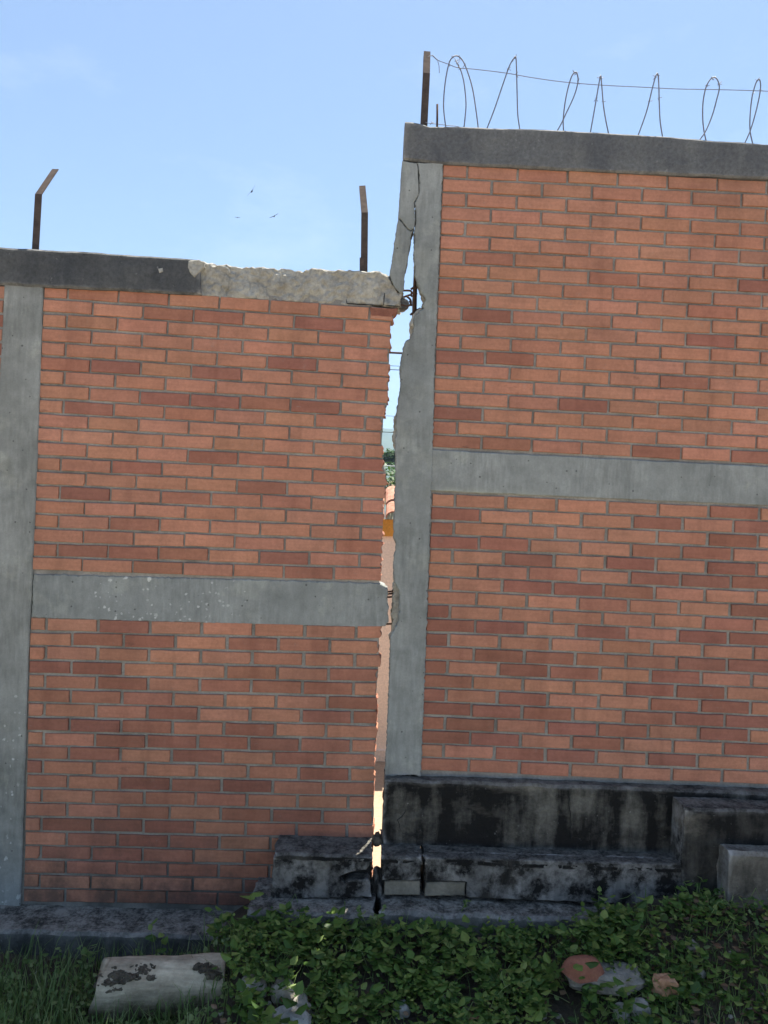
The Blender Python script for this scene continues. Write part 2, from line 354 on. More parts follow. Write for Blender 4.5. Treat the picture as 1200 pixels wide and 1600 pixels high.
def rect_ring(y0, y1, z0, z1, ny, nz, r=0.006):
    pts = []
    def seg(a, b, n):
        for i in range(n): pts.append((a[0] + (b[0] - a[0]) * i / n, a[1] + (b[1] - a[1]) * i / n))
    # front up, top back, back down, bottom forward ; r rounds the arrises
    seg((y0, z0 + r), (y0, z1 - r), nz); seg((y0, z1 - r), (y0 + r, z1), 1)
    seg((y0 + r, z1), (y1 - r, z1), ny); seg((y1 - r, z1), (y1, z1 - r), 1)
    seg((y1, z1 - r), (y1, z0 + r), nz); seg((y1, z0 + r), (y1 - r, z0), 1)
    seg((y1 - r, z0), (y0 + r, z0), ny); seg((y0 + r, z0), (y0, z0 + r), 1)
    return pts
def beam_x(name, x0, x1, y0, y1, zb, zt, mat, parent=None, step=0.03, nz=8, ny=5, amp=0.003, freq=9, amp2=0.0, freq2=40, r=0.006, endrag=0.0, seed=0, endrag0=0.0):
    """a horizontal member along X; zb/zt give its lower and upper line, y0 front, y1 back (numbers or functions of x)"""
    fy0 = y0 if callable(y0) else (lambda x: y0); fy1 = y1 if callable(y1) else (lambda x: y1)
    n = max(2, int((x1 - x0) / step)); verts = []; faces = []; k = None
    for i in range(n + 1):
        x = x0 + (x1 - x0) * i / n
        ring = rect_ring(fy0(x), fy1(x), zb(x), zt(x), ny, nz, r); k = len(ring)
        for (y, z) in ring:
            p = Vector((x, y, z)); d = nv(p, freq, amp, seed)
            if amp2: d += nv(p, freq2, amp2, seed + 3)
            if i == n and endrag: p.x += noise.noise(Vector((y * 22, z * 22, seed))) * endrag
            if i == 0 and endrag0: p.x += noise.noise(Vector((y * 22, z * 22, seed + 5))) * endrag0
            verts.append(p + d)
    for i in range(n):
        for j in range(k):
            a = i * k + j; b = i * k + (j + 1) % k
            faces.append((a, a + k, b + k, b))
    faces.append(tuple(range(k))); faces.append(tuple(n * k + j for j in reversed(range(k))))
    return link_mesh(name, verts, faces, mat, parent)
def resample(outline, seg):
    out = []
    n = len(outline)
    for i in range(n):
        a = Vector(outline[i]); b = Vector(outline[(i + 1) % n]); m = max(1, int((b - a).length / seg))
        for j in range(m): out.append(a.lerp(b, j / m))
    return out
def prism(name, outline, y0, y1, mat, parent=None, seg=0.02, rag=0.002, freq=30, layers=4, chamfer=0.004, seed=0.0, warp=0.0, yf=None):
    """an upright slab cut to an outline in the wall plane, with broken, uneven edges through its thickness"""
    pts = resample(outline, seg)
    area = sum(a.x * b.y - b.x * a.y for a, b in zip(pts, pts[1:] + pts[:1]))
    if area < 0: pts.reverse()
    n = len(pts); nrm = []
    for i in range(n):
        t = pts[(i + 1) % n] - pts[i - 1]; v = Vector((t.y, -t.x)); nrm.append(v.normalized() if v.length > 1e-9 else Vector((0, 0)))
    verts = []; levels = [(y0, -chamfer)] + [(y0 + chamfer + (y1 - y0 - chamfer) * i / (layers - 1), 0) for i in range(layers)]
    for li, (y, off) in enumerate(levels):
        for i in range(n):
            q = pts[i]; j = noise.noise(Vector((q.x * freq + seed, y * freq * 0.8, q.y * freq))) * rag
            if 0 < li: j += noise.noise(Vector((q.x * freq * 2 + seed, y * freq * 3, q.y * freq * 2))) * rag * 0.6
            v = q + nrm[i] * (off + j)
            yy = y + (noise.noise(Vector((q.x * 9, seed, q.y * 9))) * warp if li < 2 else 0)
            if yf: yy += yf(v.x, v.y)
            verts.append((v.x, yy, v.y))
    bm = bmesh.new(); bv = [bm.verts.new(v) for v in verts]
    L = len(levels)
    for li in range(L - 1):
        for i in range(n):
            a = li * n + i; b = li * n + (i + 1) % n
            try: bm.faces.new((bv[a], bv[a + n], bv[b + n], bv[b]))
            except ValueError: pass
    for base in (0, (L - 1) * n):
        ring = [Vector((verts[base + i][0], verts[base + i][2])) for i in range(n)]
        vo, eo, fo, ov, oe, of = geometry.delaunay_2d_cdt(ring, [], [list(range(n))], 1, 1e-6)
        idx = []
        for q, src in zip(vo, ov):
            idx.append(bv[base + src[0]] if src else bm.verts.new((q.x, verts[base][1], q.y)))
        for t in fo:
            try: bm.faces.new([idx[k] for k in t])
            except ValueError: pass
    bmesh.ops.recalc_face_normals(bm, faces=bm.faces)
    me = bpy.data.meshes.new(name); bm.to_mesh(me); bm.free(); me.materials.append(MATS[mat])
    return link_obj(name, me, parent)
def tube_data(pts, rad, sides=6, caps=True):
    pts = [Vector(p) for p in pts]; verts = []; faces = []
    up = Vector((0, 0, 1)); prev = None
    for i, p in enumerate(pts):
        t = (pts[min(i + 1, len(pts) - 1)] - pts[max(i - 1, 0)]).normalized()
        if prev is None:
            u = t.cross(Vector((0, 1, 0)) if abs(t.y) < 0.9 else Vector((1, 0, 0))).normalized()
        else:
            u = (prev - t * prev.dot(t)).normalized()
        prev = u; w = t.cross(u); r = rad(i / (len(pts) - 1)) if callable(rad) else rad
        for k in range(sides):
            a = 2 * math.pi * k / sides; verts.append(p + (u * math.cos(a) + w * math.sin(a)) * r)
    for i in range(len(pts) - 1):
        for k in range(sides):
            a = i * sides + k; b = i * sides + (k + 1) % sides; faces.append((a, b, b + sides, a + sides))
    if caps:
        faces.append(tuple(reversed(range(sides)))); faces.append(tuple((len(pts) - 1) * sides + k for k in range(sides)))
    return verts, faces
def tube(name, pts, rad, mat, parent=None, sides=6):
    v, f = tube_data(pts, rad, sides); return link_mesh(name, v, f, mat, parent, True)
def merge(parts):
    V = []; F = []
    for v, f in parts:
        o = len(V); V += list(v); F += [tuple(i + o for i in q) for q in f]
    return V, F
def smooth_path(pts, n=6):
    pts = [Vector(p) for p in pts]; out = []
    for i in range(len(pts) - 1):
        p0 = pts[max(i - 1, 0)]; p1 = pts[i]; p2 = pts[i + 1]; p3 = pts[min(i + 2, len(pts) - 1)]
        for k in range(n):
            t = k / n
            out.append(0.5 * ((2 * p1) + (p2 - p0) * t + (2 * p0 - 5 * p1 + 4 * p2 - p3) * t * t + (3 * p1 - p0 - 3 * p2 + p3) * t ** 3))
    out.append(pts[-1]); return out
def box_data(c, s, jit=0.0, rot=None):
    V = []
    for x in (-1, 1):
        for y in (-1, 1):
            for z in (-1, 1):
                v = Vector((x * s[0] / 2, y * s[1] / 2, z * s[2] / 2))
                if jit: v += Vector((random.uniform(-jit, jit) for _ in range(3)))
                if rot: v = rot @ v
                V.append(v + Vector(c))
    return V, [(0, 1, 3, 2), (4, 6, 7, 5), (0, 4, 5, 1), (2, 3, 7, 6), (0, 2, 6, 4), (1, 5, 7, 3)]
def rock_data(c, s, seed, sub=2, amp=0.28, flat=0.0):
    bm = bmesh.new(); bmesh.ops.create_icosphere(bm, subdivisions=sub, radius=1.0)
    for v in bm.verts:
        p = v.co.copy(); k = 1 + noise.noise(p * 1.3 + Vector((seed, seed, 0))) * amp * 1.4 + noise.noise(p * 3.3 + Vector((0, seed, seed))) * amp * 0.6
        q = Vector((math.copysign(abs(p.x) ** 0.8, p.x), math.copysign(abs(p.y) ** 0.8, p.y), math.copysign(abs(p.z) ** 0.8, p.z)))
        v.co = Vector((q.x * s[0], q.y * s[1], q.z * s[2])) * k + Vector(c)
    bm.verts.index_update()
    V = [v.co.copy() for v in bm.verts]; F = [tuple(v.index for v in f.verts) for f in bm.faces]; bm.free(); return V, F

# ------------------------------------------------------------------ ground
def ground_h(x, y):
    t = ss(-0.78, -0.45, x)
    top = 0.0 + t * (0.20 + 0.17 * ss(0.7, 1.7, x))
    fall = 1 - ss(0.30, 1.25, -y)
    z = top * fall if y < 0 else 0.0
    if -6 < y < 0 and abs(x) < 6:
        z += noise.noise(Vector((x * 2.1, y * 2.1, 0.3))) * 0.03 + noise.noise(Vector((x * 7, y * 7, 2.3))) * 0.010
    return z
def on_ground(px, py):
    """where the line of sight through a photo point meets the bank in front of the wall"""
    d = ROT @ Vector(((px - 600) / 1200.0, 1.0, (800 - py) / 1200.0)); o = Vector((0, -CAM_D, EYE)); t = 1.0
    while t < 8:
        p = o + d * t
        if p.z < ground_h(p.x, p.y): return p
        t += 0.004
    return o + d * 4
def grid_axis(fine0, fine1, step, far, ratio=1.6):
    a = list(np.arange(fine0, fine1 + 1e-6, step)); s = step; v = fine1
    while v < far: s *= ratio; v += s; a.append(v)
    s = step; v = fine0
    while v > -far: s *= ratio; v -= s; a.insert(0, v)
    return a
def build_ground():
    X = grid_axis(-3.2, 3.2, 0.08, 1500); Y = grid_axis(-3.4, 0.0, 0.06, 1400)
    V = []; F = []
    for y in Y:
        for x in X: V.append((x, y, ground_h(x, y) - (0.02 if y > 0.05 else 0)))
    nx = len(X)
    for j in range(len(Y) - 1):
        for i in range(nx - 1):
            a = j * nx + i; F.append((a, a + 1, a + 1 + nx, a + nx))
    o = link_mesh('ground', V, F, 'soil', None, True); tag(o, kind='structure')
    V = [(-14, -12, 0.03), (14, -12, 0.03), (14, -2.3, 0.05), (-14, -2.3, 0.05)]
    V += [(x, y, z - 0.2) for x, y, z in V]
    o = link_mesh('bounce_ground', V, [(0, 1, 2, 3), (0, 4, 5, 1), (1, 5, 6, 2), (2, 6, 7, 3), (3, 7, 4, 0)], 'bounce_ground'); tag(o, kind='structure')  # added pale ground out of view round the camera, bounces warm light
    V = [(-9, 0.16, 0.02), (9, 0.16, 0.02), (9, 2.62, 0.03), (-9, 2.62, 0.03)]
    V += [(x, y, z - 0.2) for x, y, z in V]
    o = link_mesh('yard', V, [(0, 1, 2, 3), (0, 4, 5, 1), (1, 5, 6, 2), (2, 6, 7, 3), (3, 7, 4, 0)], 'pale_yard'); tag(o, kind='structure')
    # wooded hills far behind
    V = []; F = []; nx = 90; ny = 14
    for j in range(ny):
        for i in range(nx):
            x = -2500 + 5000 * i / (nx - 1); y = 1100 + 900 * j / (ny - 1); t = j / (ny - 1)
            h = 225 + 70 * noise.noise(Vector((x * 0.0011 + 4, 0.2, 0))) + 30 * noise.noise(Vector((x * 0.005, 3, 0)))
            z = h * math.sin(t * math.pi * 0.5) + 14 * noise.noise(Vector((x * 0.02, y * 0.02, 1)))
            V.append((x, y, z - 6))
    for j in range(ny - 1):
        for i in range(nx - 1):
            a = j * nx + i; F.append((a, a + 1, a + 1 + nx, a + nx))
    tag(link_mesh('hills', V, F, 'hill_forest', None, True), kind='structure')
build_ground()

# ------------------------------------------------------------------ brick panels
PAN = {'LU': ((-1.65341, .24623, -.00012, .00001), (3.15223, -.00593, -.07021, .00039), 0.02),
       'LL': ((-1.70005, .25322, .00106, -.00022), (1.51997, .00348, -.07, -.00004), 0.19),
       'RU': ((.27674, .24818, .00009, -.00001), (3.83281, -.00079, -.07008, -.00006), 0.01),
       'RL': ((.27938, .25271, -.0003, .00002), (2.21039, -.00062, -.06882, -.00004), 0.055)}
def P(pan, u, r):
    cx, cz, _ = PAN[pan]
    return cx[0] + cx[1] * u + cx[2] * r + cx[3] * u * r, cz[0] + cz[1] * u + cz[2] * r + cz[3] * u * r
# how dark each brick was fired, course by course (d dark, m middling)
SHADE = {'LU': '.mm...... ..md.d... ......m.. ......... .....d... md.d..... ......... ..ddmd... .d.m..m.. ......... ......... ...dm.d.. ..d...m.. ....d.... .d.m.m... ......m.. ..m...... ......m.. .mmm.d... ..m..m...',
         'LL': '..d...... .md.mm... .....m... dd..m.d.. ..d.mmm.. mmm...d.. ...d..dm. ddm.d.... ..ddddm.. md.d.d... d.....d.. ..ddd.... ...mm.... ..m.mdm.. .ddd.mm.. .ddd..... .mdm.m... .mddm.... .....d... .mmdd....',
         'RU': '......... ......... ......... ......... ......... ......... .m....... ...m..d.. m........ m....m... .d....... .....d... ......... dd....... .....d... ......m.. ...d..... d........ ......... mm..d.d..',
         'RL': '......d.. d...d.d.. m.....d.. dd..md... ..d.d.d.. ..m.ddd.. ..ddm.... ...m..d.. d.....m.. dd.d.dd.. d......m. .ddm.dd.. d.dd.d... m...dd... d.d..md.. ddd.mdd.. md.dd.d.. dd.d..d.. ..dd.d... mmm......'}
CREAM = {'.': (0.44, 0.203, 0.13), 'm': (0.375, 0.163, 0.107), 'd': (0.325, 0.136, 0.094)}
BH = 0.0578; JW = 0.0135
BR = random.Random(11)
def brick_verts(L, h, depth, rng, ragged=0.0):
    c = 0.0024; V = []
    j = lambda a=0.0011: rng.uniform(-a, a)
    cor = [(-L / 2 + j(), -h / 2 + j()), (L / 2 + j(), -h / 2 + j()), (L / 2 + j(), h / 2 + j()), (-L / 2 + j(), h / 2 + j())]
    ps = sorted(rng.uniform(-.36, .36) for _ in range(2)); qs = sorted((rng.uniform(-.36, .36) for _ in range(2)), reverse=True)
    e = lambda: rng.uniform(-.0019, .0011)
    low = [(cor[0])] + [(t * L, -h / 2 - e()) for t in ps]; top = [(t * L, h / 2 + e()) for t in qs]
    if ragged:
        m = 5; right_ = [(cor[1][0] + rng.uniform(-ragged, ragged * 0.5), cor[1][1] + (cor[2][1] - cor[1][1]) * q / m) for q in range(m + 1)]
    else:
        right_ = [cor[1], (L / 2 + e(), rng.uniform(-.3, .3) * h), cor[2]]
        if rng.random() < .12: right_ = [(L / 2 - rng.uniform(.004, .014), cor[1][1]), (L / 2, cor[1][1] + rng.uniform(.006, .016)), cor[2]]
    out = low + right_ + top + [cor[3]]
    n = len(out); y = rng.uniform(-0.0012, 0.0012)
    cx = sum(p[0] for p in out) / n
    for (x, z) in out: V.append((x - math.copysign(c, x), y, z - math.copysign(c, z)))
    for (x, z) in out: V.append((x, y + c, z))
    for (x, z) in out: V.append((x + (rng.uniform(-ragged, ragged) if ragged and x > 0 else 0), depth, z))
    F = [tuple(range(n))]
    for a in (0, n):
        for i in range(n): F.append((a + i, a + n + i, a + n + (i + 1) % n, a + (i + 1) % n))
    return V, F
MESH = {}
def brick_mesh(L, h, var):
    key = (round(L, 3), round(h, 3), var)
    if key not in MESH:
        v, f = brick_verts(key[0], key[1], 0.055, random.Random(hash(key) & 0xffff))
        me = bpy.data.meshes.new('brick'); me.from_pydata(v, [], [q[::-1] for q in f] if False else f); me.update(); me.materials.append(MATS['brick_clay']); MESH[key] = me
    return MESH[key]
def lay_panel(pan, mortar, x_end, u_view, edge=None, r0=0, skip=None):
    """lay one panel of 20 courses; bricks past u_view (out of the picture) go into one joined run of courses"""
    uL = PAN[pan][2]; shade = SHADE[pan].split(); extra = []; cnt = 0
    for r in range(20):
        half = 0.5 if r % 2 == 0 else 0.0
        j = 0
        while True:
            a = j - half; b = a + 1; j += 1
            ua = max(a, uL)
            x0, z0 = P(pan, ua, r + .5); x1, z1 = P(pan, b, r + .5)
            if ua > a: x0 += 0.003 - JW / 2 * 0
            else: x0 += JW / 2
            x1 -= JW / 2
            ragged = 0
            if edge:
                ze = edge((z0 + z1) / 2) + BR.uniform(-.009, .006)
                if x0 > ze - 0.025: break
                if x1 > ze - 0.02: x1 = ze; ragged = 0.009
            elif x0 > x_end: break
            L = x1 - x0
            if L < 0.015: continue
            zc = (z0 + z1) / 2 + BR.uniform(-0.0022, 0.0022); xc = (x0 + x1) / 2
            ang = math.atan2(z1 - z0, x1 - x0) if ua == a else math.atan2(P(pan, 3, r + .5)[1] - P(pan, 2, r + .5)[1], 0.25)
            # end courses are trimmed to their real height
            hh = BH + BR.uniform(-0.001, 0.001)
            ch = shade[r][j - 1] if j - 1 < len(shade[r]) else random.choice('...md')
            if ua > u_view and not edge:
                v, f = brick_verts(L, hh, 0.05, BR)
                extra.append(([(xc + x, y, zc + z) for x, y, z in v], f)); continue
            if ragged:
                v, f = brick_verts(L, hh, 0.1, BR, ragged); me = bpy.data.meshes.new('brick'); me.from_pydata(v, [], f); me.update(); me.materials.append(MATS['brick_clay'])
            else: me = brick_mesh(round(L / 0.004) * 0.004 if L < 0.22 else 0.2365 + BR.choice((-.001, 0, .001)), BH, BR.randrange(14))
            o = bpy.data.objects.new('brick', me); COL.objects.link(o); o.parent = mortar
            o.matrix_parent_inverse = Matrix.Identity(4)
            o.location = (xc - 0, BR.uniform(-0.003, 0.002), zc); o.rotation_euler = (BR.uniform(-.016, .016), -ang + BR.uniform(-.007, .007), BR.uniform(-.008, .008))
            o.matrix_parent_inverse = Matrix.Translation(Vector((0, 0, 0)))
            k = BR.uniform(0.9, 1.1); c = CREAM[ch]
            if r > 10 and pan == 'LL': k *= 0.93
            o.color = (c[0] * k * BR.uniform(.97, 1.03), c[1] * k * BR.uniform(.975, 1.025), c[2] * k * BR.uniform(.96, 1.04), 1); cnt += 1
    return extra, cnt

# ================================================================== LEFT WALL
EDGE_PX_U = [(620, 484), (612, 497), (611.5, 512), (609, 560), (607.5, 600), (606, 632), (601, 640), (600, 655), (599, 672), (597, 693), (600.5, 697), (599.5, 712), (599, 722), (604, 735), (605, 752), (603, 765), (599, 780), (600, 800), (599, 830), (597.5, 860), (595, 893), (594, 905)]
EDGE_PX_L = [(594, 975), (594, 985), (593, 1000), (592, 1050), (590, 1065), (588.5, 1100), (588, 1150), (586.5, 1165), (586, 1200), (585.5, 1250), (584, 1300), (583, 1330), (580, 1420)]
eu = WL(EDGE_PX_U); el = WL(EDGE_PX_L)
edgeU = lerp_poly([(z, x) for x, z in eu]); edgeL = lerp_poly([(z, x) for x, z in el])
XL = -3.6          # where the left wall is cut off, well out of the picture
XR = 4.2
LB = W(0, 1412).z
LW = thing('brick_wall', 'lower weathered brick wall on the left of the crack with crumbling top beam', 'wall', (-1.0, 0.06, LB))
TOPX = lerp_poly(WL([(-600, 356), (-40, 386), (0, 388), (150, 396), (310, 407), (400, 414), (470, 421), (500, 420), (560, 422), (596, 425)]))
BOTX = lerp_poly(WL([(-600, 418), (0, 446), (66, 450), (320, 462), (430, 469), (545, 475), (630, 479)]))
def panel_mortar(name, parent, zt, zb, xl, pts_edge, yb=0.1):
    out = [(xl, zb(xl)), (xl, zt(xl))]
    xr_t = pts_edge[0][0]
    for k in range(1, 6): x = xl + (xr_t - xl) * k / 6; out.append((x, zt(x)))
    out += [(x - 0.004, z) for x, z in pts_edge]
    xr_b = pts_edge[-1][0]; out.append((xr_b - 0.004, zb(xr_b)))
    for k in range(5, 0, -1): x = xl + (xr_b - xl) * k / 6; out.append((x, zb(x)))
    return prism(name, out, 0.0095, yb, 'mortar', parent, 0.03, 0.004, 25, 5, 0.001)
def line(pan, r):
    a = P(pan, 0, r); b = P(pan, 8, r)
    return lambda x: a[1] + (b[1] - a[1]) * (x - a[0]) / (b[0] - a[0])
bandT = line('LU', 20.12); bandB = line('LL', -0.12)
baseL = lambda x: LB + (x + 1.744) * 0.0
mLU = panel_mortar('brick_panel', LW, lambda x: BOTX(x) + 0.02, lambda x: bandT(x) - 0.01, -1.66, [(x, z) for x, z in eu if z > bandT(0) - .005])
mLL = panel_mortar('brick_panel', LW, lambda x: bandB(x) + 0.01, lambda x: LB - 0.03, -1.72, [(x, z) for x, z in el])
exU, nU = lay_panel('LU', mLU, None, 99, edgeU)
exL, nL = lay_panel('LL', mLL, None, 99, edgeL)
# pillar (column) with splashes of paint
prism('column', WL([(8, 440), (68, 443), (60, 700), (51, 900), (46, 1000), (36, 1300), (32, 1416), (-34, 1414), (-22, 1000), (-8, 760)]), -0.008, 0.15, 'concrete_pillar_splashed', LW, 0.03, 0.002, 12, 3, 0.005, 1.0, 0.002)
# mid tie beam
tb = [(52, 897), (200, 901), (400, 906), (585, 911), (596, 913), (601, 915), (606, 921), (605, 935), (607, 948), (606, 960), (607.5, 972), (602, 979), (592, 981), (400, 976), (200, 970.5), (49, 965)]
prism('tie_beam', WL(tb), 0.001, 0.13, 'concrete_splashed', LW, 0.009, 0.006, 55, 5, 0.004, 2.0, 0.002)
# beyond the pillar: the wall runs on out of the picture
xb = [W(-8, 700).x]
def far_courses(name, parent, x0, x1, zt, zb, pans):
    ex = []
    for (ztop, zbot, off) in pans:
        n = int((ztop - zbot) / 0.0697)
        for r in range(n):
            x = x0 + (0.02 if r % 2 else -0.1)
            while x < x1:
                a = max(x, x0); b = min(x + 0.2365, x1)
                if b - a > 0.03:
                    v, f = brick_verts(b - a, BH, 0.05, BR); c = ((a + b) / 2, (ztop - 0.0697 * (r + .5)))
                    ex.append(([(c[0] + p, y, c[1] + q) for p, y, q in v], f))
                x += 0.25
    V, F = merge(ex)
    o = link_mesh(name, V, F, 'brick_clay_course', parent); tag(o, kind='stuff'); return o
def far_bed(parent, x0, x1, zt, zb):
    v, f = box_data(((x0 + x1) / 2, 0.06, (zt + zb) / 2), (x1 - x0, 0.105, zt - zb)); return link_mesh('mortar_bed', v, f, 'mortar', parent)
xa = W(9, 500).x
far_bed(LW, XL, -1.72, BOTX(-1.9) + .03, LB - 0.03)
zbt = bandT(-1.9); zbb = bandB(-1.9)
far_courses('brick_courses', LW, XL, xa - 0.005, 0, 0, [(BOTX(-1.9) + 0.003, zbt, 0), (zbb, LB, 0)])
prism('tie_beam', [(XL, zbt + .005), (-1.75, zbt), (-1.75, zbb), (XL, zbb + .005)], -0.003, 0.13, 'concrete_grey', LW, 0.05, 0.003, 20, 3)
# top beam: blackened coping still whole, then the length that has lost its render
xk = W(318, 430).x; xk2 = W(300, 430).x
beam_x('coping_beam', XL, xk - 0.012, -0.022, 0.15, BOTX, TOPX, 'mould_coping', LW, 0.03, 9, 6, 0.004, 9, 0.0015, 45, 0.01, 0.05)
xe = W(600, 440).x
tb_ = [(318, 408), (335, 412), (380, 415), (430, 418), (468, 423), (500, 420), (560, 422.5), (592, 424), (600, 429), (607, 434), (612, 441), (617, 450), (621, 455), (629, 456)]
bb_ = [(318, 463), (430, 469), (545, 475), (606, 479), (616, 480), (629, 479)]
topB = lerp_poly(WL(tb_)); botB = lerp_poly(WL(bb_))
beam_x('broken_beam', xk - 0.03, W(627, 460).x, lambda x: 0.004 + 0.008 * noise.noise(Vector((x * 7, 0, 0))), 0.14, botB, topB, 'broken_concrete', LW, 0.008, 20, 9, 0.013, 13, 0.011, 42, 0.006, 0.02, 4)
# loose flake of render at the boundary
prism('render_flake', WL([(297, 411), (312, 408), (322, 412), (321, 420), (312, 428), (306, 436), (300, 431), (295, 420)]), -0.026, -0.004, 'broken_concrete', LW, 0.01, 0.004, 40, 3, 0.004, 3.0, 0.004)
prism('render_flake', WL([(249, 422), (256, 421), (257, 427), (251, 429)]), -0.0255, -0.015, 'broken_concrete', LW, 0.008, 0.002, 40, 3, 0.003, 5.0)
# broken brick under the beam end
prism('broken_brick', WL([(578, 480), (602, 482), (622, 482), (620, 487), (613, 492), (611, 496), (580, 494)]), -0.004, 0.1, 'terracotta', LW, 0.008, 0.004, 45, 4, 0.003)
# rebar sticking out of the beam end and of the tie beam
def rebar(pts, r, parent): return tube('rebar', smooth_path(pts, 5), r, 'rebar_rust', parent, 6)
rebar([W(600, 455, .03), W(620, 454.5, .03), W(638, 454, .035), W(643, 456, .04), W(642, 462, .05)], 0.0052, LW)
rebar([W(600, 473, .03), W(625, 476, .03), W(636, 478, .035), W(642, 475, .045), W(641, 468, .055), W(634, 462, .06)], 0.0052, LW)
rebar([W(605, 470, .09), W(628, 465, .09), W(640, 461, .08), W(644, 463, .07)], 0.0052, LW)
prism('beam_core', WL([(624, 462), (632, 462), (637, 466), (640, 473), (634, 478), (624, 479)]), 0.03, 0.11, 'mould_coping', LW, 0.008, 0.004, 50, 4, 0.003, 8.0)
for py, y in ((924, .03), (927.5, .05), (932.5, .03), (974.5, .04)):
    rebar([W(596, py, y), W(606, py + .5, y), W(615, py - .2 * (py < 925), y), W(626, py + 1, y)], 0.0046, LW)
# fence posts of bent angle iron
def angle_post(name, path, w, t, parent, mat='rusty_steel', flip=1):
    prof = [(-w / 2, 0), (w / 2, 0), (w / 2, t), (-w / 2 + t, t), (-w / 2 + t, w * .9), (-w / 2, w * .9)]
    prof = [(a * flip, b) for a, b in prof]
    V = []; F = []; n = len(prof)
    for i, p in enumerate(path):
        d = (path[min(i + 1, len(path) - 1)] - path[max(i - 1, 0)]).normalized()
        bk = Vector((0, 1, 0)); bk = (bk - d * bk.dot(d)).normalized(); rt = bk.cross(d).normalized()
        for a, b in prof: V.append(p + rt * a + bk * b)
    for i in range(len(path) - 1):
        for k in range(n):
            a = i * n + k; b = i * n + (k + 1) % n; F.append((a, b, b + n, a + n))
    F.append(tuple(reversed(range(n)))); F.append(tuple((len(path) - 1) * n + k for k in range(n)))
    bm = bmesh.new(); bv = [bm.verts.new(v) for v in V]
    for f in F: bm.faces.new([bv[i] for i in f])
    bmesh.ops.recalc_face_normals(bm, faces=bm.faces); me = bpy.data.meshes.new(name); bm.to_mesh(me); bm.free(); me.materials.append(MATS[mat])
    return link_obj(name, me, parent)
def post(label, base, bend, tip, w, flip=1, foot=None):
    y0 = 0.05
    b = W(base[0], base[1] + 6, y0); b.z -= 0.06
    m = W(bend[0], bend[1], y0); t = W(tip[0], tip[1], y0 + tip[2])
    r = thing('fence_post', label, 'post', b, 'bent angle iron fence posts on the walls')
    angle_post('upright', [b, b.lerp(m, .5), m], w, 0.004, r, flip=flip)
    angle_post('arm', [m + Vector((0, .001, 0)), m.lerp(t, .5), t], w * .98, 0.004, r, flip=flip)
    if foot:
        prism('foot_plate', WL(foot, y0), y0 - 0.006, y0 + 0.004, 'rusty_steel', r, 0.05, 0.0005, 20, 2, 0.001)
    return r
post('rusty bent post standing on the left wall above the splashed column', (54.5, 389), (60, 303), (86.5, 264, .2), 0.034)
post('rusty bent post on the crumbled end of the left wall beam', (569.5, 423), (569.8, 332), (566, 290, .2), 0.034, 1, [(562, 428), (562, 403), (569, 403), (569, 428)])

# ================================================================== RIGHT WALL
RB = W(900, 1218).z
RW = thing('brick_wall', 'taller brick wall on the right of the crack carrying coiled razor wire', 'wall', (1.1, 0.06, RB))
rb_t = line('RU', 20.12); rb_b = line('RL', -0.12)
ctop = lerp_poly(WL([(631, 192.5), (645, 192.5), (658, 195), (668, 199.5), (800, 202.5), (900, 207), (1000, 213), (1100, 221), (1200, 228), (1700, 262)]))
cbot = lerp_poly(WL([(628, 251), (690, 258), (900, 268.5), (1200, 282), (1700, 306)]))
def mortar_r(name, zt, zb, xl):
    return panel_mortar(name, RW, zt, zb, xl, [(XR, zt(XR)), (XR, zb(XR))])
mRU = mortar_r('brick_panel', lambda x: cbot(x) + .02, lambda x: rb_t(x) - .01, P('RU', -.05, 10)[0])
mRL = mortar_r('brick_panel', lambda x: rb_b(x) + .01, lambda x: RB - .03, P('RL', -.05, 10)[0])
e1, n1 = lay_panel('RU', mRU, XR - .1, 6.62)
e2, n2 = lay_panel('RL', mRL, XR - .1, 6.62)
V, F = merge(e1 + e2)
tag(link_mesh('brick_courses', V, F, 'brick_clay_course', RW), kind='stuff')
print('BRICKS', nU + nL, n1 + n2)
# mid tie beam, from the column out of the picture
prism('tie_beam', [(P('RU', 0, 20)[0] - .01, rb_t(.27) - .001), (XR, rb_t(XR)), (XR, rb_b(XR)), (P('RL', 0, 0)[0] - .01, rb_b(.27))], -0.003, 0.13, 'concrete_limed', RW, 0.03, 0.003, 20, 3, 0.004, 6.0, 0.002)
# coping beam
beam_x('coping_beam', W(631.5, 220).x, XR, -0.02, 0.15, cbot, ctop, 'mould_coping_pale', RW, 0.03, 9, 6, 0.004, 8, 0.0015, 45, 0.009)
# column: rough core with a coat of grey render in front of it
redge = [(692, 256), (687.5, 360), (682, 500), (679, 560), (676, 700), (675, 740), (669, 900), (662, 1100), (657, 1211)]
ledge = [(652.5, 256), (654, 268), (655.5, 285), (655, 303), (649, 318), (649.5, 330), (650, 345), (649, 355), (647, 363), (648, 370), (646.5, 385), (647, 397), (648, 420), (648, 432), (651, 440), (657, 455), (664, 466), (665, 470), (659, 478), (661.5, 482), (654, 488), (648, 496), (645.5, 505), (646, 515), (643, 527), (633, 535), (630, 545), (627, 560), (624.5, 575), (625.5, 590), (626, 600), (623.5, 620), (620, 640), (619.5, 655), (619, 680), (617.5, 692), (618, 710), (618, 740), (616.5, 790), (615.5, 815), (614.5, 840), (617.5, 848), (618.5, 858), (615.5, 868), (614.5, 885), (616, 900), (618, 912), (622, 920), (625, 930), (624.5, 945), (623, 960), (621, 975), (615, 984), (610, 996), (609.5, 1010), (608, 1060), (604.5, 1150), (602, 1211)]
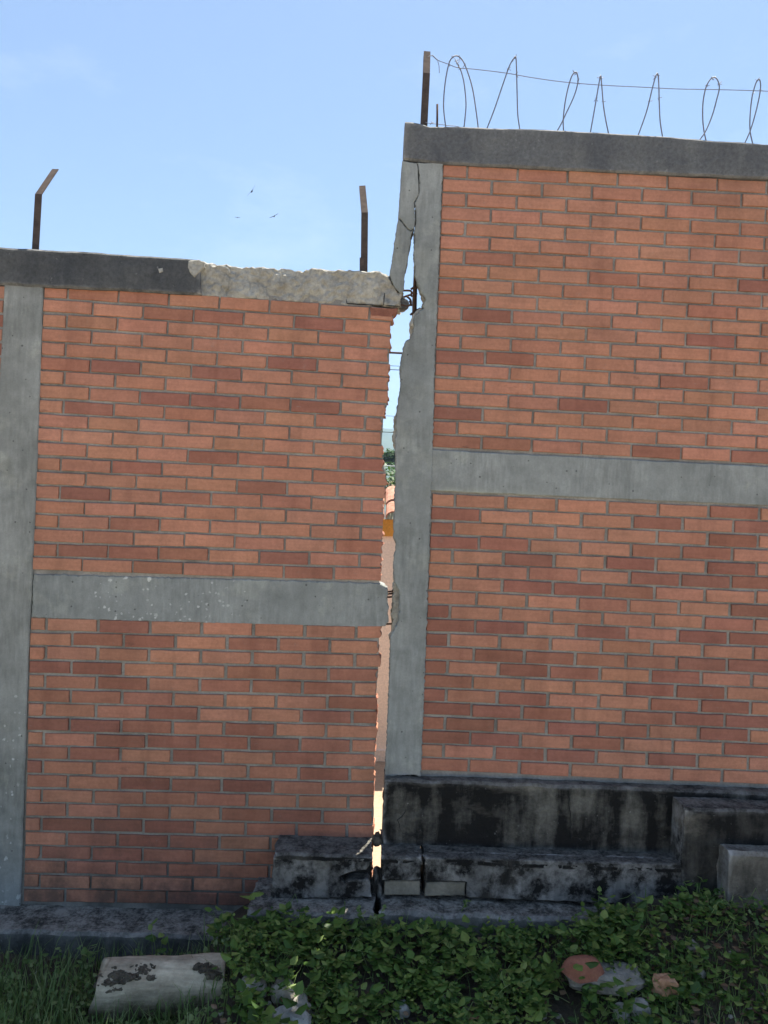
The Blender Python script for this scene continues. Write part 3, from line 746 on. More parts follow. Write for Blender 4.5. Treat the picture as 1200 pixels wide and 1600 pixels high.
core = [(653.5, 256), (655, 285), (651, 318), (650, 350), (648, 385), (649, 420), (650, 432), (655, 444), (661, 459), (664, 469), (659, 478), (651, 489), (644, 500), (641.5, 513), (644, 527), (636, 540), (630, 560), (627, 590), (626, 620), (620, 645), (617, 652), (616.5, 670), (614, 680), (615.5, 694), (620, 700), (620, 800), (618, 840), (620, 860), (617, 890), (615.5, 912), (614, 925), (613.5, 945), (612.5, 960), (613, 975), (613, 985), (608.5, 997), (611, 1012), (610, 1060), (607, 1150), (604.5, 1211)]
prism('column', WL(core + [(a - 6, b) for a, b in reversed(redge)]), 0.022, 0.11, 'broken_concrete', RW, 0.008, 0.009, 55, 7, 0.003, 4.0)
prism('column_render', WL(ledge + list(reversed(redge))), -0.012, 0.021, 'concrete_grey', RW, 0.007, 0.0065, 62, 5, 0.004, 9.0, 0.003)
# sliver of the column torn off and hanging from the coping
fr = [(628.5, 252.5), (652, 256), (653.5, 268), (655, 285), (654.4, 303), (646.5, 318), (647.5, 330), (648.3, 345), (647, 357), (642.5, 366), (642, 380), (640, 388), (638.5, 398), (637, 410), (632.5, 425), (632, 440), (630.5, 452), (631, 459), (624, 457), (617.5, 450), (612, 438), (608.5, 428), (612, 410), (617, 375), (622, 340), (626, 290)]
up_ = [(628.5, 252.5), (652, 256), (653.5, 268), (655, 285), (654.4, 303), (646.5, 318), (647.5, 330), (648.3, 345), (647, 357), (641, 361), (634, 354), (628, 346), (622.5, 340), (626, 290)]
dn_ = [(622.2, 341.5), (627.5, 347.5), (633.5, 355.5), (641, 362.5), (646, 359), (642.5, 366), (642, 380), (640, 388), (638.5, 398), (637, 410), (632.5, 425), (632, 440), (630.5, 452), (631, 459), (624, 457), (617.5, 450), (612, 438), (608.5, 428), (612, 410), (617, 375)]
prism('column_sliver', WL(up_), -0.011, 0.12, 'concrete_grey', RW, 0.008, 0.004, 60, 5, 0.004, 12.0, 0.002)
prism('column_sliver', WL(dn_), -0.006, 0.12, 'concrete_grey', RW, 0.008, 0.005, 60, 5, 0.004, 14.0, 0.003)
# bare reinforcement in the torn part of the column
for k, (dx, y) in enumerate(((0, .05), (2.6, .08))):
    tube('rebar', smooth_path([W(649 + dx, 415, y), W(648 + dx * .8, 440, y), W(646.5 + dx, 470, y), W(646 + dx, 495, y), W(643 + dx, 530, y + .03)], 4), 0.0075, 'rebar_rust', RW, 6)
for k, (a, b, y) in enumerate((((642, 452), (650, 449), .04), ((641.5, 458), (652, 460), .05), ((641, 492), (657, 482), .05), ((643, 478), (640, 470), .06))):
    tube('rebar', [W(*a, y), W((a[0] + b[0]) / 2, (a[1] + b[1]) / 2 - 1, y), W(*b, y)], 0.0055, 'rebar_rust', RW, 6)
prism('torn_chunk', WL([(641, 500), (649, 487), (657, 480), (661, 484), (655, 492), (649, 501), (646, 512), (641, 510)]), 0.0, 0.09, 'broken_concrete', RW, 0.008, 0.005, 55, 4, 0.003, 21.0)

# post, rod and wires on the right wall
post('dark steel post at the left end of the taller wall, its tip bent back', (662, 197), (666.5, 114), (667.5, 80, .16), 0.035)
rd = thing('steel_rod', 'short dark steel rod beside the post on the taller wall', 'rod', W(683, 199, .06))
tube('rod_bar', [W(683, 206, .06) - Vector((0, 0, .05)), W(683.2, 185, .06), W(683.3, 163, .06)], 0.0052, 'rebar_rust', rd, 8)
LOOPS = [[(697, 202), (694, 180), (693, 160), (695.5, 130), (700, 105), (705, 92), (713, 87), (721, 92), (728, 105), (737, 133), (742, 160), (747.5, 203)],
         [(724.5, 203), (727, 180), (728, 160), (725, 130), (720, 110), (716, 102), (712.5, 95)],
         [(760, 203), (772, 172), (785, 134), (796, 103), (803, 91), (806, 90), (807, 110), (808, 150), (809, 180), (812.5, 206)],
         [(867, 210), (876, 195), (885, 176), (897, 150), (903, 128), (902, 116), (898.5, 113), (893, 120), (887, 140), (883, 160), (880.5, 180), (880, 195), (881, 211)],
         [(921.5, 212), (929, 170), (935, 135), (938.5, 118), (940, 130), (943, 165), (947, 190), (952, 215)],
         [(995, 217), (1010, 175), (1020, 135), (1026.5, 115), (1029, 125), (1030, 160), (1031.5, 190), (1036, 220)],
         [(1089, 224), (1102, 206), (1113, 180), (1120, 155), (1124, 137), (1121, 125), (1116, 121), (1110, 124), (1103, 137), (1098.5, 160), (1098, 185), (1100, 205), (1104, 225)],
         [(1161, 229), (1172, 205), (1181, 175), (1187, 148), (1188.5, 132), (1186, 124), (1181, 130), (1175, 152), (1172, 180), (1172, 205), (1177, 230)],
         [(1232, 234), (1243, 205), (1255, 165), (1262, 132), (1266, 128), (1268, 160), (1271, 200), (1277, 238)],
         [(1302, 238), (1318, 200), (1330, 150), (1336, 133), (1341, 150), (1346, 200), (1352, 242)]]
rz = thing('razor_wire', 'loose coils of razor wire standing on top of the taller wall', 'razor wire', (W(900, 207).x, .07, ctop(W(900, 207).x)))
feet = []
for li, lp in enumerate(LOOPS):
    n = len(lp); pts = []
    for i, (a, b) in enumerate(lp):
        t = i / (n - 1); pts.append(W(a, b, 0.035 + 0.07 * t))
    a0, b0 = pts[0].copy(), pts[-1].copy()
    a0.z = ctop(a0.x) + .002; pts.insert(0, a0)
    if li != 1: b0.z = ctop(b0.x) + .002; pts.append(b0)
    feet += [a0, b0] if li != 1 else [a0]
    parts = [tube_data(smooth_path(pts, 5), 0.0033, 5)]
    # short paired barbs clipped on near the crown
    sp = smooth_path(pts, 5); top = max(range(len(sp)), key=lambda i: sp[i].z)
    for di in (-9, -3, 2, 8):
        i = min(len(sp) - 1, max(0, top + di)); c = sp[i]
        for q in range(2):
            d = Vector((BR.uniform(-1, 1), BR.uniform(-.6, .6), BR.uniform(-1, 1))).normalized() * 0.016
            parts.append(tube_data([c - d * .5, c, c + d], 0.0016, 4))
    v, f = merge(parts); link_mesh('wire_loop', v, f, 'galvanised_wire', rz, True)
feet.sort(key=lambda p: p.x)
link_mesh('ground_strand', *tube_data([Vector((p.x, .07 + .03 * math.sin(i * 2.1), ctop(p.x) + .004)) for i, p in enumerate(feet)], 0.0025, 5), 'galvanised_wire', rz, True)
bw = thing('tension_wire', 'thin barbed wire tied to the post and sagging over the coils', 'wire', W(668, 90, .05))
wp = [(676, 87), (684, 94), (700, 100), (716, 106), (740, 108), (790, 114), (830, 121), (880, 128), (940, 133), (1000, 136), (1060, 139), (1120, 140), (1200, 142.5), (1350, 150), (1700, 170)]
link_mesh('strand', *tube_data(smooth_path([W(668, 89, .075)] + [W(a, b, .08) for a, b in wp], 4), 0.0019, 5), 'galvanised_wire', bw, True)
tw = [W(676 + i * .62, 87 + i * .55 + (1.3 if i % 2 else -1.3), .08) for i in range(14)] + [W(686, 103, .075), W(686.5, 114, .075)]
link_mesh('twisted_tail', *tube_data(tw, 0.0017, 5), 'galvanised_wire', bw, True)
lo = thing('tie_wire', 'low loose wire end tied to the foot of the post on the taller wall', 'wire', W(672, 193, .05))
pp = [W(664, 191, .05), W(671, 192.5, .05), W(684, 194, .06), W(700, 196, .07), W(722, 201, .09)]; pp.append(pp[-1] - Vector((-.05, 0, .09)))
v1 = tube_data(smooth_path(pp, 4), 0.0017, 5); tail = [tube_data([W(673, 188, .05), W(675, 193, .05), W(678, 190, .05)], .0015, 4), tube_data([W(672, 195, .05), W(676, 191, .05)], .0015, 4)]
link_mesh('strand', *merge([v1] + tail), 'galvanised_wire', lo, True)

# ================================================================== FOOTINGS AND LEDGES (broken into separate lumps)
def const(v): return lambda x: v
zt_step = W(500, 1335, -.2).z; zl_mid = W(420, 1424, -.32).z; zl_left = LB - 0.004
# pavement-like ledge at the foot of the left wall
o = beam_x('concrete_ledge', XL, W(386, 1440, -.2).x, -0.225, 0.13, const(-0.15), lambda x: zl_left + 0.012 * noise.noise(Vector((x * 3, 1, 0))), 'mould_ledge', None, 0.025, 8, 10, 0.006, 8, 0.004, 35, 0.014, 0.03)
tag(o, 'mossy grey concrete ledge under the lower wall behind the log', 'ledge')
o = beam_x('concrete_kerb', XL, W(62, 1525, -.3).x, -0.36, -0.232, const(-.15), lambda x: W(30, 1520, -.34).z + 0.01 * noise.noise(Vector((x * 5, 1, 0))), 'mould_ledge', None, 0.03, 4, 4, 0.008, 10, 0.004, 30, 0.012, 0.03)
tag(o, 'low broken concrete lip in the grass at the lower left corner', 'kerb')
# middle ledge, cracked through below the gap
xm0 = W(392, 1410, -.25).x; xg0 = W(586, 1400, -.25).x; xg1 = W(597, 1400, -.25).x
o = beam_x('concrete_ledge', xm0, xg0, -0.325, 0.12, const(-.1), lambda x: zl_mid + 0.006 * noise.noise(Vector((x * 6, 1, 4))), 'mould_ledge', None, 0.02, 6, 12, 0.006, 9, 0.004, 40, 0.014, 0.02, 3, 0.02)
tag(o, 'grey concrete ledge crossed by a streak of sunlight left of the crack', 'ledge')
o = beam_x('concrete_ledge', xg1, XR, -0.31, 0.12, const(-.1), lambda x: zl_mid + 0.008 + 0.008 * noise.noise(Vector((x * 6, 1, 9))), 'mould_ledge', None, 0.025, 6, 12, 0.007, 9, 0.005, 40, 0.016, 0.02, 5, 0.03)
tag(o, 'rough concrete ledge half hidden by creepers right of the crack', 'ledge')
def step_block(name, label, xa, xb, top, faces, y1=0.12, mat='mould_step', cat='step', ztop=None, seed=0.0, core=-0.125):
    r = thing(name, label, cat, ((xa + xb) / 2, -.1, zl_mid))
    zt = ztop if ztop is not None else zt_step
    beam_x('core', xa + .003, xb - .003, core, y1, const(zl_mid - .02), const(zt - 0.035), 'void_dark', r, 0.03, 6, 6, 0.004, 10, 0.003, 40, 0.008)
    beam_x('top_slab', xa, xb, -0.2, y1, const(zt - 0.04), lambda x: zt + 0.004 * noise.noise(Vector((x * 8, seed, 0))), mat, r, 0.014, 3, 12, 0.0045, 10, 0.003, 45, 0.011, 0.02, int(seed), 0.02)
    for i, (pts, m, off) in enumerate(faces):
        prism('face_render', WL(pts, -.2), -0.199 + off, -0.128 + (0 if off == 0 else .0), m, r, 0.012, 0.004, 40, 4, 0.005, seed + i, 0.004)
    return r
step_block('concrete_step', 'blackened concrete step with a broken lower corner left of the crack', W(428, 1335, -.2).x, W(581, 1330, -.2).x, 1335,
           [([(427, 1341), (579, 1341), (578, 1352), (572, 1360), (562, 1361), (548, 1363), (540, 1366), (531, 1370), (533, 1377), (538, 1380), (543, 1376), (560, 1375.5), (574, 1375), (578, 1379), (580, 1402), (430, 1406), (422, 1406)], 'mould_black', 0)], seed=1.0)
step_block('concrete_step', 'short blackened concrete step between the two cracks', W(597, 1330, -.2).x, W(658.5, 1330, -.2).x, 1335,
           [([(598, 1342), (657, 1340), (657, 1374), (640, 1376.5), (598, 1375)], 'mould_step', 0), ([(602, 1379.5), (630, 1378.5), (656, 1379), (656, 1401), (600, 1401)], 'strip_plaster', .012)], seed=2.0)
step_block('concrete_step', 'long blackened concrete step along the foot of the taller wall', W(664.5, 1330, -.2).x, XR, 1335,
           [([(665, 1340), (800, 1343.5), (1070, 1351), (1600, 1366), (1600, 1440), (735, 1403), (729, 1401), (729, 1379), (700, 1377), (664, 1378)], 'mould_step', 0), ([(666, 1381.5), (700, 1380), (727, 1381), (727, 1402), (664, 1402)], 'strip_plaster', .010)], seed=3.0)
# blob of mortar wedged in the crack, and rubble filling its foot
v, f = rock_data(W(589.5, 1312, -.03), (0.024, 0.05, 0.026), 3.3, 2, .35)
tag(link_mesh('mortar_lump', v, f, 'fungus_dark', None, True), 'dark lump of mortar wedged in the foot of the crack', 'rubble')
v, f = rock_data(W(590.5, 1378, -.08) - Vector((0, 0, .03)), (0.03, 0.07, 0.085), 5.1, 3, .3)
tag(link_mesh('concrete_chunk', v, f, 'mould_black'), 'dark concrete chunk stuck upright between the steps below the crack', 'rubble')
# plinth under the taller wall
pz = lambda x: W(600 + (x - .06) * 317, 1214 + (x) * 8, -.03).z
px0 = W(600, 1260, -.05).x
zp_top = RB - 0.006
pl = thing('concrete_plinth', 'black stained concrete plinth under the taller wall', 'plinth', (1.0, 0, zt_step))
beam_x('plinth_body', px0, XR, -0.062, 0.13, const(zt_step - .01), lambda x: zp_top - 0.004 + 0.004 * noise.noise(Vector((x * 5, 0, 0))), 'mould_black', pl, 0.022, 14, 6, 0.006, 7, 0.003, 38, 0.012, 0.0, 6, 0.012)
def crack(pts, w, y, parent):
    path = [W(a, b, y) for a, b in pts]
    link_mesh('crack', *tube_data(path, lambda t: w * (0.35 + 0.65 * math.sin(math.pi * min(1, t * .9 + .1))), 4), 'void_dark', parent)
def cline(a, b, n, amp): return [(a[0] + (b[0] - a[0]) * i / n + BR.uniform(-amp, amp), a[1] + (b[1] - a[1]) * i / n) for i in range(n + 1)]
crack([(635, 1265), (632, 1270), (628, 1276), (621, 1281), (624, 1288), (625, 1297)], 0.0022, -.066, pl)
crack([(690, 1280), (686, 1288), (683, 1297), (682, 1303)], 0.0015, -.066, pl)
crack([(630, 1302), (640, 1305), (655, 1306), (664, 1306), (663, 1312)], 0.0016, -.066, pl)
crack(cline((889, 1240), (893, 1312), 9, 1.6), 0.0022, -.066, pl)
crack(cline((653, 260), (654.5, 303), 6, .3), 0.0016, -.0125, RW)
crack([(541, 468), (542, 474), (560, 475.5), (580, 476.5), (598, 477)], 0.003, -.004, LW)
crack([(601, 458), (600, 466), (599.5, 477)], 0.003, -.004, LW)
crack([(602, 477), (612, 478), (626, 479)], 0.003, -.002, LW)
# box-like block in front of the plinth at the right, and the paler one nearer
xb0 = W(1049, 1300, -.06).x; zb1 = W(1063, 1262, -.205).z
o = beam_x('concrete_block', xb0, XR, -0.207, -0.02, const(zl_mid - .02), lambda x: zb1 + 0.003 * noise.noise(Vector((x * 8, 0, 0))), 'mould_step', None, 0.02, 14, 8, 0.005, 8, 0.003, 40, 0.011, 0, 7, 0.008)
tag(o, 'black mouldy concrete block standing in front of the plinth at right', 'block')
xb2 = W(1122, 1340, -.21).x; zb2 = W(1140, 1331, -.315).z
o = beam_x('concrete_block', xb2, XR, -0.318, -0.209, const(-.1), lambda x: zb2 + 0.004 * noise.noise(Vector((x * 8, 4, 0))), 'mould_pale', None, 0.02, 14, 6, 0.006, 8, 0.003, 40, 0.016, 0, 8, 0.01)
tag(o, 'pale stained concrete block at the right edge rising out of the weeds', 'block')

# ================================================================== BEHIND THE WALL
pk = thing('boundary_wall', 'pale pink rendered wall with orange band seen through the crack', 'wall', (0, 2.7, 0))
YW = 2.6; zo0 = W(607, 838, YW).z; zo1 = W(607, 812, YW).z
v, f = box_data((0, YW + .1, (zo0 - .1) / 2), (15, .2, zo0 + .1)); link_mesh('wall_render', v, f, 'pink_paint', pk)
v, f = box_data((0, YW + .09, (zo0 + zo1) / 2 + .001), (15, .22, zo1 - zo0)); link_mesh('orange_band', v, f, 'orange_paint', pk)
v, f = box_data((0, YW + .14, .06), (15, .34, .12)); link_mesh('skirting', v, f, 'pink_paint', pk)
def tile_mesh():
    V = []; F = []; n = 8
    for e in (0, 1):
        for i in range(n + 1):
            a = math.pi * i / n; r = .075 - .012 * e
            V += [(math.cos(a) * r, -.03 + e * .36, math.sin(a) * r * .8 + e * .13), (math.cos(a) * (r - .012), -.03 + e * .36, math.sin(a) * (r - .012) * .8 + e * .13)]
    m = 2 * (n + 1)
    for i in range(n):
        a = 2 * i; F += [(a, a + 2, a + 2 + m, a + m), (a + 1, a + 1 + m, a + 3 + m, a + 3), (a, a + 1, a + 3, a + 2), (a + m, a + 2 + m, a + 3 + m, a + 1 + m)]
    me = bpy.data.meshes.new('roof_tile'); me.from_pydata(V, [], F); me.update(); me.materials.append(MATS['roof_clay']); return me
tm = tile_mesh()
for row in range(2):
    for i in range(-12, 13):
        o = bpy.data.objects.new('roof_tile', tm); COL.objects.link(o); attach(o, pk)
        o.location = (i * .155 + .03, YW - .04 + row * .26, zo1 + .015 + row * .1 + BR.uniform(-.01, .01)); o.rotation_euler = (0, BR.uniform(-.06, .06), BR.uniform(-.06, .06))
def leaf_cloud(n, c, s, size, rng):
    V = []; F = []
    for i in range(n):
        while True:
            p = Vector((rng.uniform(-1, 1), rng.uniform(-1, 1), rng.uniform(-1, 1)))
            if 0.25 < p.length < 1 + 0.25 * noise.noise(p * 2.5): break
        q = Vector((p.x * s[0], p.y * s[1], p.z * s[2])) + Vector(c)
        d = Vector((rng.uniform(-1, 1), rng.uniform(-1, 1), rng.uniform(-.6, .4))).normalized(); w = d.cross(Vector((rng.uniform(-.4, .4), rng.uniform(-.4, .4), 1))).normalized()
        k = size * rng.uniform(.6, 1.3); o = len(V)
        V += [q, q + d * k * .5 + w * k * .28, q + d * k, q + d * k * .5 - w * k * .28]; F.append((o, o + 1, o + 2, o + 3))
    return V, F
rng = random.Random(5)
for (px, py, Y, s, lab) in ((612, 752, 26, (2.0, 1.5, .7), 'sunlit green tree seen through the crack below the hills'), (613, 716, 90, (1.6, 1.6, 1.1), 'dark tree far off in the haze through the crack')):
    c = W(px, py, Y); t = thing('tree', lab, 'tree', (c.x, c.y, 0))
    v, f = leaf_cloud(1600, c, s, .22 if Y < 40 else .4, rng); link_mesh('crown', v, f, 'leaf_tree', t)
    parts = [tube_data([(c.x, c.y, -.1), (c.x + .1, c.y, c.z * .5), (c.x, c.y, c.z)], lambda q: .22 - .1 * q, 8)]
    for k in range(5):
        a = k * 1.3; parts.append(tube_data([(c.x, c.y, c.z - s[2] * .9), (c.x + math.cos(a) * s[0] * .3, c.y + math.sin(a) * s[1] * .3, c.z), (c.x + math.cos(a) * s[0] * .6, c.y + math.sin(a) * s[1] * .6, c.z + s[2] * .4)], lambda q: .09 - .06 * q, 6))
    v, f = merge(parts); link_mesh('trunk', v, f, 'old_wood', t, True)
c = W(609, 784, 4.6)
pa = thing('palm_plant', 'bright green palm fronds just above the pink wall through the crack', 'plant', (c.x, c.y, 0))
link_mesh('stem', *tube_data([(c.x, c.y, -.05), (c.x + .04, c.y, c.z * .5), (c.x, c.y, c.z - .05)], lambda q: .06 - .02 * q, 8), 'old_wood', pa, True)
for k in range(9):
    a = k * .7 + .2; d = Vector((math.cos(a), math.sin(a) * .8, 0)); V = []; F = []
    for j in range(14):
        t = j / 13; p = c + d * (.55 * t) + Vector((0, 0, .30 * t - .42 * t * t)); w = d.cross(Vector((0, 0, 1)))
        for sgn in (-1, 1):
            o = len(V); tip = p + (w * sgn * .8 + d * .7 - Vector((0, 0, .35))) * .16 * (1 - .5 * t); V += [p, p + d * .025, tip]; F.append((o, o + 1, o + 2))
    link_mesh('frond', V, F, 'leaf_sprig', pa)
for (py, Y, r, m, lab) in ((551, 8, .016, 'rebar_rust', 'thick dark service pipe crossing high behind the crack'), (571.5, 9, .004, 'cable_black', 'upper thin black cable of a close pair behind the crack'),
                           (577.5, 9, .0062, 'cable_black', 'lower black cable of a close pair behind the crack'), (650, 10, .0035, 'cable_black', 'hair-thin cable crossing mid height behind the crack'),
                           (675.5, 11, .007, 'cable_black', 'dark cable against the pale hills behind the crack'), (728, 10, .006, 'cable_white', 'white cable in front of the trees behind the crack')):
    c = W(610, py, Y); pts = [Vector((c.x - 7 + 14 * i / 24, Y + .2 * (i - 12) / 12, c.z + .0022 * (i - 12) ** 2)) for i in range(25)]
    o = link_mesh('service_pipe' if 'pipe' in lab else 'overhead_cable', *tube_data(pts, r, 6), m, None, True); tag(o, lab, 'pipe' if 'pipe' in lab else 'cable', 'cables behind the crack')

# birds soaring far away
def bird(px, py, dist, span, bank, yaw, label):
    c = W(px, py, dist); r = thing('bird', label, 'bird', c, 'birds soaring above the lower wall')
    V = []; F = []; n = 8
    for i in range(7):
        t = i / 6; rad = span * .06 * math.sin(math.pi * (t * .92 + .04)) ** .8
        for k in range(n): a = 2 * math.pi * k / n; V.append(Vector((math.cos(a) * rad, (t - .45) * span * .4, math.sin(a) * rad)))
    for i in range(6):
        for k in range(n): a = i * n + k; b = i * n + (k + 1) % n; F.append((a, b, b + n, a + n))
    F += [tuple(range(n)), tuple(6 * n + k for k in reversed(range(n)))]
    body = (V, F); parts = {'body': [body], 'wing': []}
    for s in (-1, 1):
        sec = [(0.0, .09, -.09, 0), (.2, .10, -.10, .05), (.38, .06, -.08, .055), (.5, .02, -.05, .08)]; V = []; F = []
        for (x, yf, yb, z) in sec:
            for (yy, dz) in ((yf, 0), ((yf + yb) / 2, .008), (yb, 0), ((yf + yb) / 2, -.006)): V.append(Vector((s * x * span, yy * span, (z + dz) * span)))
        for i in range(3):
            for k in range(4): a = i * 4 + k; b = i * 4 + (k + 1) % 4; F.append((a, b, b + 4, a + 4))
        F += [(0, 1, 2, 3), (15, 14, 13, 12)]; parts['wing'].append((V, F))
    parts['tail'] = [([Vector((x * span, y * span, z * span)) for x, y, z in ((-.03, -.16, 0), (.03, -.16, 0), (.07, -.27, .0), (-.07, -.27, 0), (-.03, -.16, .01), (.03, -.16, .01), (.07, -.27, .008), (-.07, -.27, .008))], [(0, 1, 2, 3), (4, 7, 6, 5), (0, 4, 5, 1), (1, 5, 6, 2), (2, 6, 7, 3), (3, 7, 4, 0)])]
    M = Matrix.Rotation(yaw, 4, 'Z') @ Matrix.Rotation(bank, 4, 'Y')
    for nm, lst in parts.items():
        for v, f in lst: link_mesh(nm, [c + (M @ q) for q in v], f, 'feather_black', r)
bird(393.5, 299, 95, 1.75, R_(-58), R_(25), 'uppermost of three dark soaring birds, wings banked steeply')
bird(428.5, 338, 105, 1.45, R_(-33), R_(12), 'right-hand lower dark bird soaring with wings slightly tilted')
bird(371, 340, 150, 1.1, R_(-2), R_(4), 'faintest and smallest of three soaring birds, level wings')

# ================================================================== THINGS ON THE BANK
def log():
    a = on_ground(152, 1590); b = on_ground(352, 1572)
    a = Vector((W(150, 1556, -.62).x, -.62, .098)); b = Vector((W(352, 1545, -.56).x, -.56, .108))
    r = thing('log', 'short weathered log lying in the grass below the left ledge', 'log', ((a.x + b.x) / 2, a.y, 0.0))
    d = b - a; ax = d.normalized(); w = ax.cross(Vector((0, 0, 1))).normalized(); u = w.cross(ax); V = []; F = []; n = 36; m = 26
    for i in range(m + 1):
        t = i / m
        for k in range(n):
            th = 2 * math.pi * k / n; dv = w * math.cos(th) + u * math.sin(th)
            rr = .108 * (1 + .06 * (1 - t)) * (1 + .05 * noise.noise(Vector((t * 3, math.cos(th) * 1.5, math.sin(th) * 1.5))) + .03 * noise.noise(Vector((t * 14, math.cos(th) * 6, math.sin(th) * 6))))
            # long drying crack low on the near side
            q = (math.sin(th + .0) - (.18 + .05 * math.sin(t * 5)))
            if math.cos(th) < 0 or True:
                if abs(th - R_(342 + 3 * math.sin(t * 6))) < .09 and t < .75: rr -= .012 * (1 - t / .75)
            p = a + d * t + dv * rr
            if i == 0: p += ax * (.05 * max(0, math.sin(th)) + .02 * noise.noise(Vector((math.cos(th) * 2, math.sin(th) * 2, 0))))
            if i == m: p += ax * .012 * noise.noise(Vector((math.cos(th) * 2, math.sin(th) * 2, 4)))
            V.append(p)
    for i in range(m):
        for k in range(n): A = i * n + k; B = i * n + (k + 1) % n; F.append((A, B, B + n, A + n))
    F += [tuple(reversed(range(n))), tuple(m * n + k for k in range(n))]
    bm = bmesh.new(); bv = [bm.verts.new(v) for v in V]
    for f in F: bm.faces.new([bv[i] for i in f])
    bmesh.ops.recalc_face_normals(bm, faces=bm.faces)
    for f in bm.faces: f.smooth = len(f.verts) == 4
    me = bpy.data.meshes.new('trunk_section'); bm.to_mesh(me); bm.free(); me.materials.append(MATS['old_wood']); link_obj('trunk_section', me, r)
    for (t, sx, th, cnt, seed) in ((.15, .05, R_(42), 22, 1), (.22, .06, R_(60), 22, 2), (.36, .055, R_(66), 26, 3), (.87, .05, R_(56), 26, 4)):
        parts = []
        g = random.Random(seed)
        for k in range(cnt):
            tt = t + g.gauss(0, .045); t2 = th + g.gauss(0, .15); dv = w * math.cos(t2) * -1 + u * math.sin(t2)
            dv = (-w if w.y > 0 else w) * math.cos(t2) + u * math.sin(t2)
            parts.append(rock_data(a + d * tt + dv * .107, (.013 * g.uniform(.5, 1.5), .011 * g.uniform(.6, 1.4), .008), seed + k * 1.7, 2, .6))
        v, f = merge(parts); link_mesh('fungus', v, f, 'fungus_dark', r)
log()
def stone(px, py, s, mat, label, seed, name='stone', sink=.42, sub=3, amp=.2, cat='stone'):
    p = on_ground(px, py); z = ground_h(p.x, p.y)
    v, f = rock_data((p.x, p.y, z + s[2] * (1 - sink)), s, seed, sub, amp)
    return tag(link_mesh(name, v, f, mat), label, cat)
stone(448, 1600, (.055, .045, .036), 'stone_white', 'larger pale stone at the bottom edge beside the sunlit sprig', 1.2)
stone(470, 1586, (.038, .034, .045), 'stone_grey', 'upright grey stone behind the pale stones near the log', 4.4)
stone(463, 1612, (.055, .045, .045), 'stone_white', 'pale stone cut by the bottom edge below the upright grey stone', 7.9)
stone(395, 1556, (.05, .04, .05), 'stone_grey', 'dark rounded stone in the weeds right of the log', 9.1, sink=.5)
stone(442, 1560, (.05, .04, .045), 'stone_grey', 'mossy grey stone in the weeds between log and pale stones', 3.6, sink=.5)
stone(627, 1585, (.035, .03, .03), 'stone_white', 'small bluish white stone at bottom centre', 2.2)
stone(740, 1604, (.035, .03, .03), 'terracotta_pale', 'small orange clay lump at the bottom edge', 6.2)
stone(775, 1546, (.013, .012, .012), 'stone_white', 'tiny white pebble in the creepers below centre', 8.2, 'pebble', .2, 2, cat='pebble')
stone(970, 1592, (.032, .03, .035), 'stone_white', 'white stone left of a tan one at the bottom right', 5.2)
stone(1000, 1588, (.042, .03, .04), 'stone_white', 'tan white stone at the bottom right beside the smaller white one', 10.2)
stone(1078, 1555, (.017, .015, .018), 'stone_white', 'small white pebble right of the clay fragment', 11.2, 'pebble', .2, 2, cat='pebble')
stone(1096, 1530, (.017, .015, .02), 'stone_white', 'small white pebble high on the right of the bank', 12.2, 'pebble', .2, 2, cat='pebble')
stone(1080, 1485, (.03, .025, .02), 'stone_grey', 'small grey stone in creepers at the far right', 13.2, sink=.2)
stone(845, 1590, (.025, .02, .02), 'stone_grey', 'small grey stone at the bottom edge right of centre', 14.2)
# slab with the curved tile shard on it
p = on_ground(945, 1545); zg = ground_h(p.x, p.y)
v, f = rock_data((p.x, p.y, zg + .05), (.165, .085, .045), 3.0, 4, .2); tag(link_mesh('concrete_slab', v, f, 'stone_grey'), 'grey lump of concrete carrying the curved clay shard', 'rubble')
def shard():
    c = W(914, 1512, p.y - .02); V = []; F = []; nu, nvv = 14, 9
    for s_ in (0, 1):
        for i in range(nu + 1):
            for j in range(nvv + 1):
                u_ = i / nu * 2 - 1; v_ = j / nvv
                q = (u_ + .25) / (.75 if u_ < -.25 else 1.25); H = .098 * max(0.0, 1 - abs(q) ** 2.0) ** .7 + .002
                x = u_ * .1; th = v_ * math.pi * .55
                y = -math.cos(th) * .055 * (.15 + .85 * H / .1); z = math.sin(th) ** .9 * H
                z += .003 * math.sin(v_ * 19 + u_ * 2.4) * H / .1 + .004 * noise.noise(Vector((u_ * 3, v_ * 4, 1)))
                k = .9 if s_ else 1
                V.append(Matrix.Rotation(R_(7), 3, 'Y') @ Vector((x * (.98 if s_ else 1), y * k, z * k * .82 - .03 + .006 * math.sin(u_ * 5))) + c)
    m = (nu + 1) * (nvv + 1)
    for i in range(nu):
        for j in range(nvv):
            a = i * (nvv + 1) + j; F.append((a, a + nvv + 1, a + nvv + 2, a + 1)); F.append((a + m, a + m + 1, a + m + nvv + 2, a + m + nvv + 1))
    for i in range(nu):
        for j in (0, nvv):
            a = i * (nvv + 1) + j; b = a + nvv + 1; F.append((a, b, b + m, a + m))
    o = link_mesh('clay_shard', V, F, 'terracotta', None, True); tag(o, 'curved reddish clay shard resting on a grey concrete lump', 'shard')
shard()
pp_ = on_ground(1040, 1556); v, f = rock_data((pp_.x, pp_.y, ground_h(pp_.x, pp_.y) + .04), (.055, .04, .042), 15.5, 3, .3)
tag(link_mesh('brick_fragment', v, f, 'terracotta_pale'), 'pale orange brick fragment in weeds right of the concrete lump', 'brick fragment')
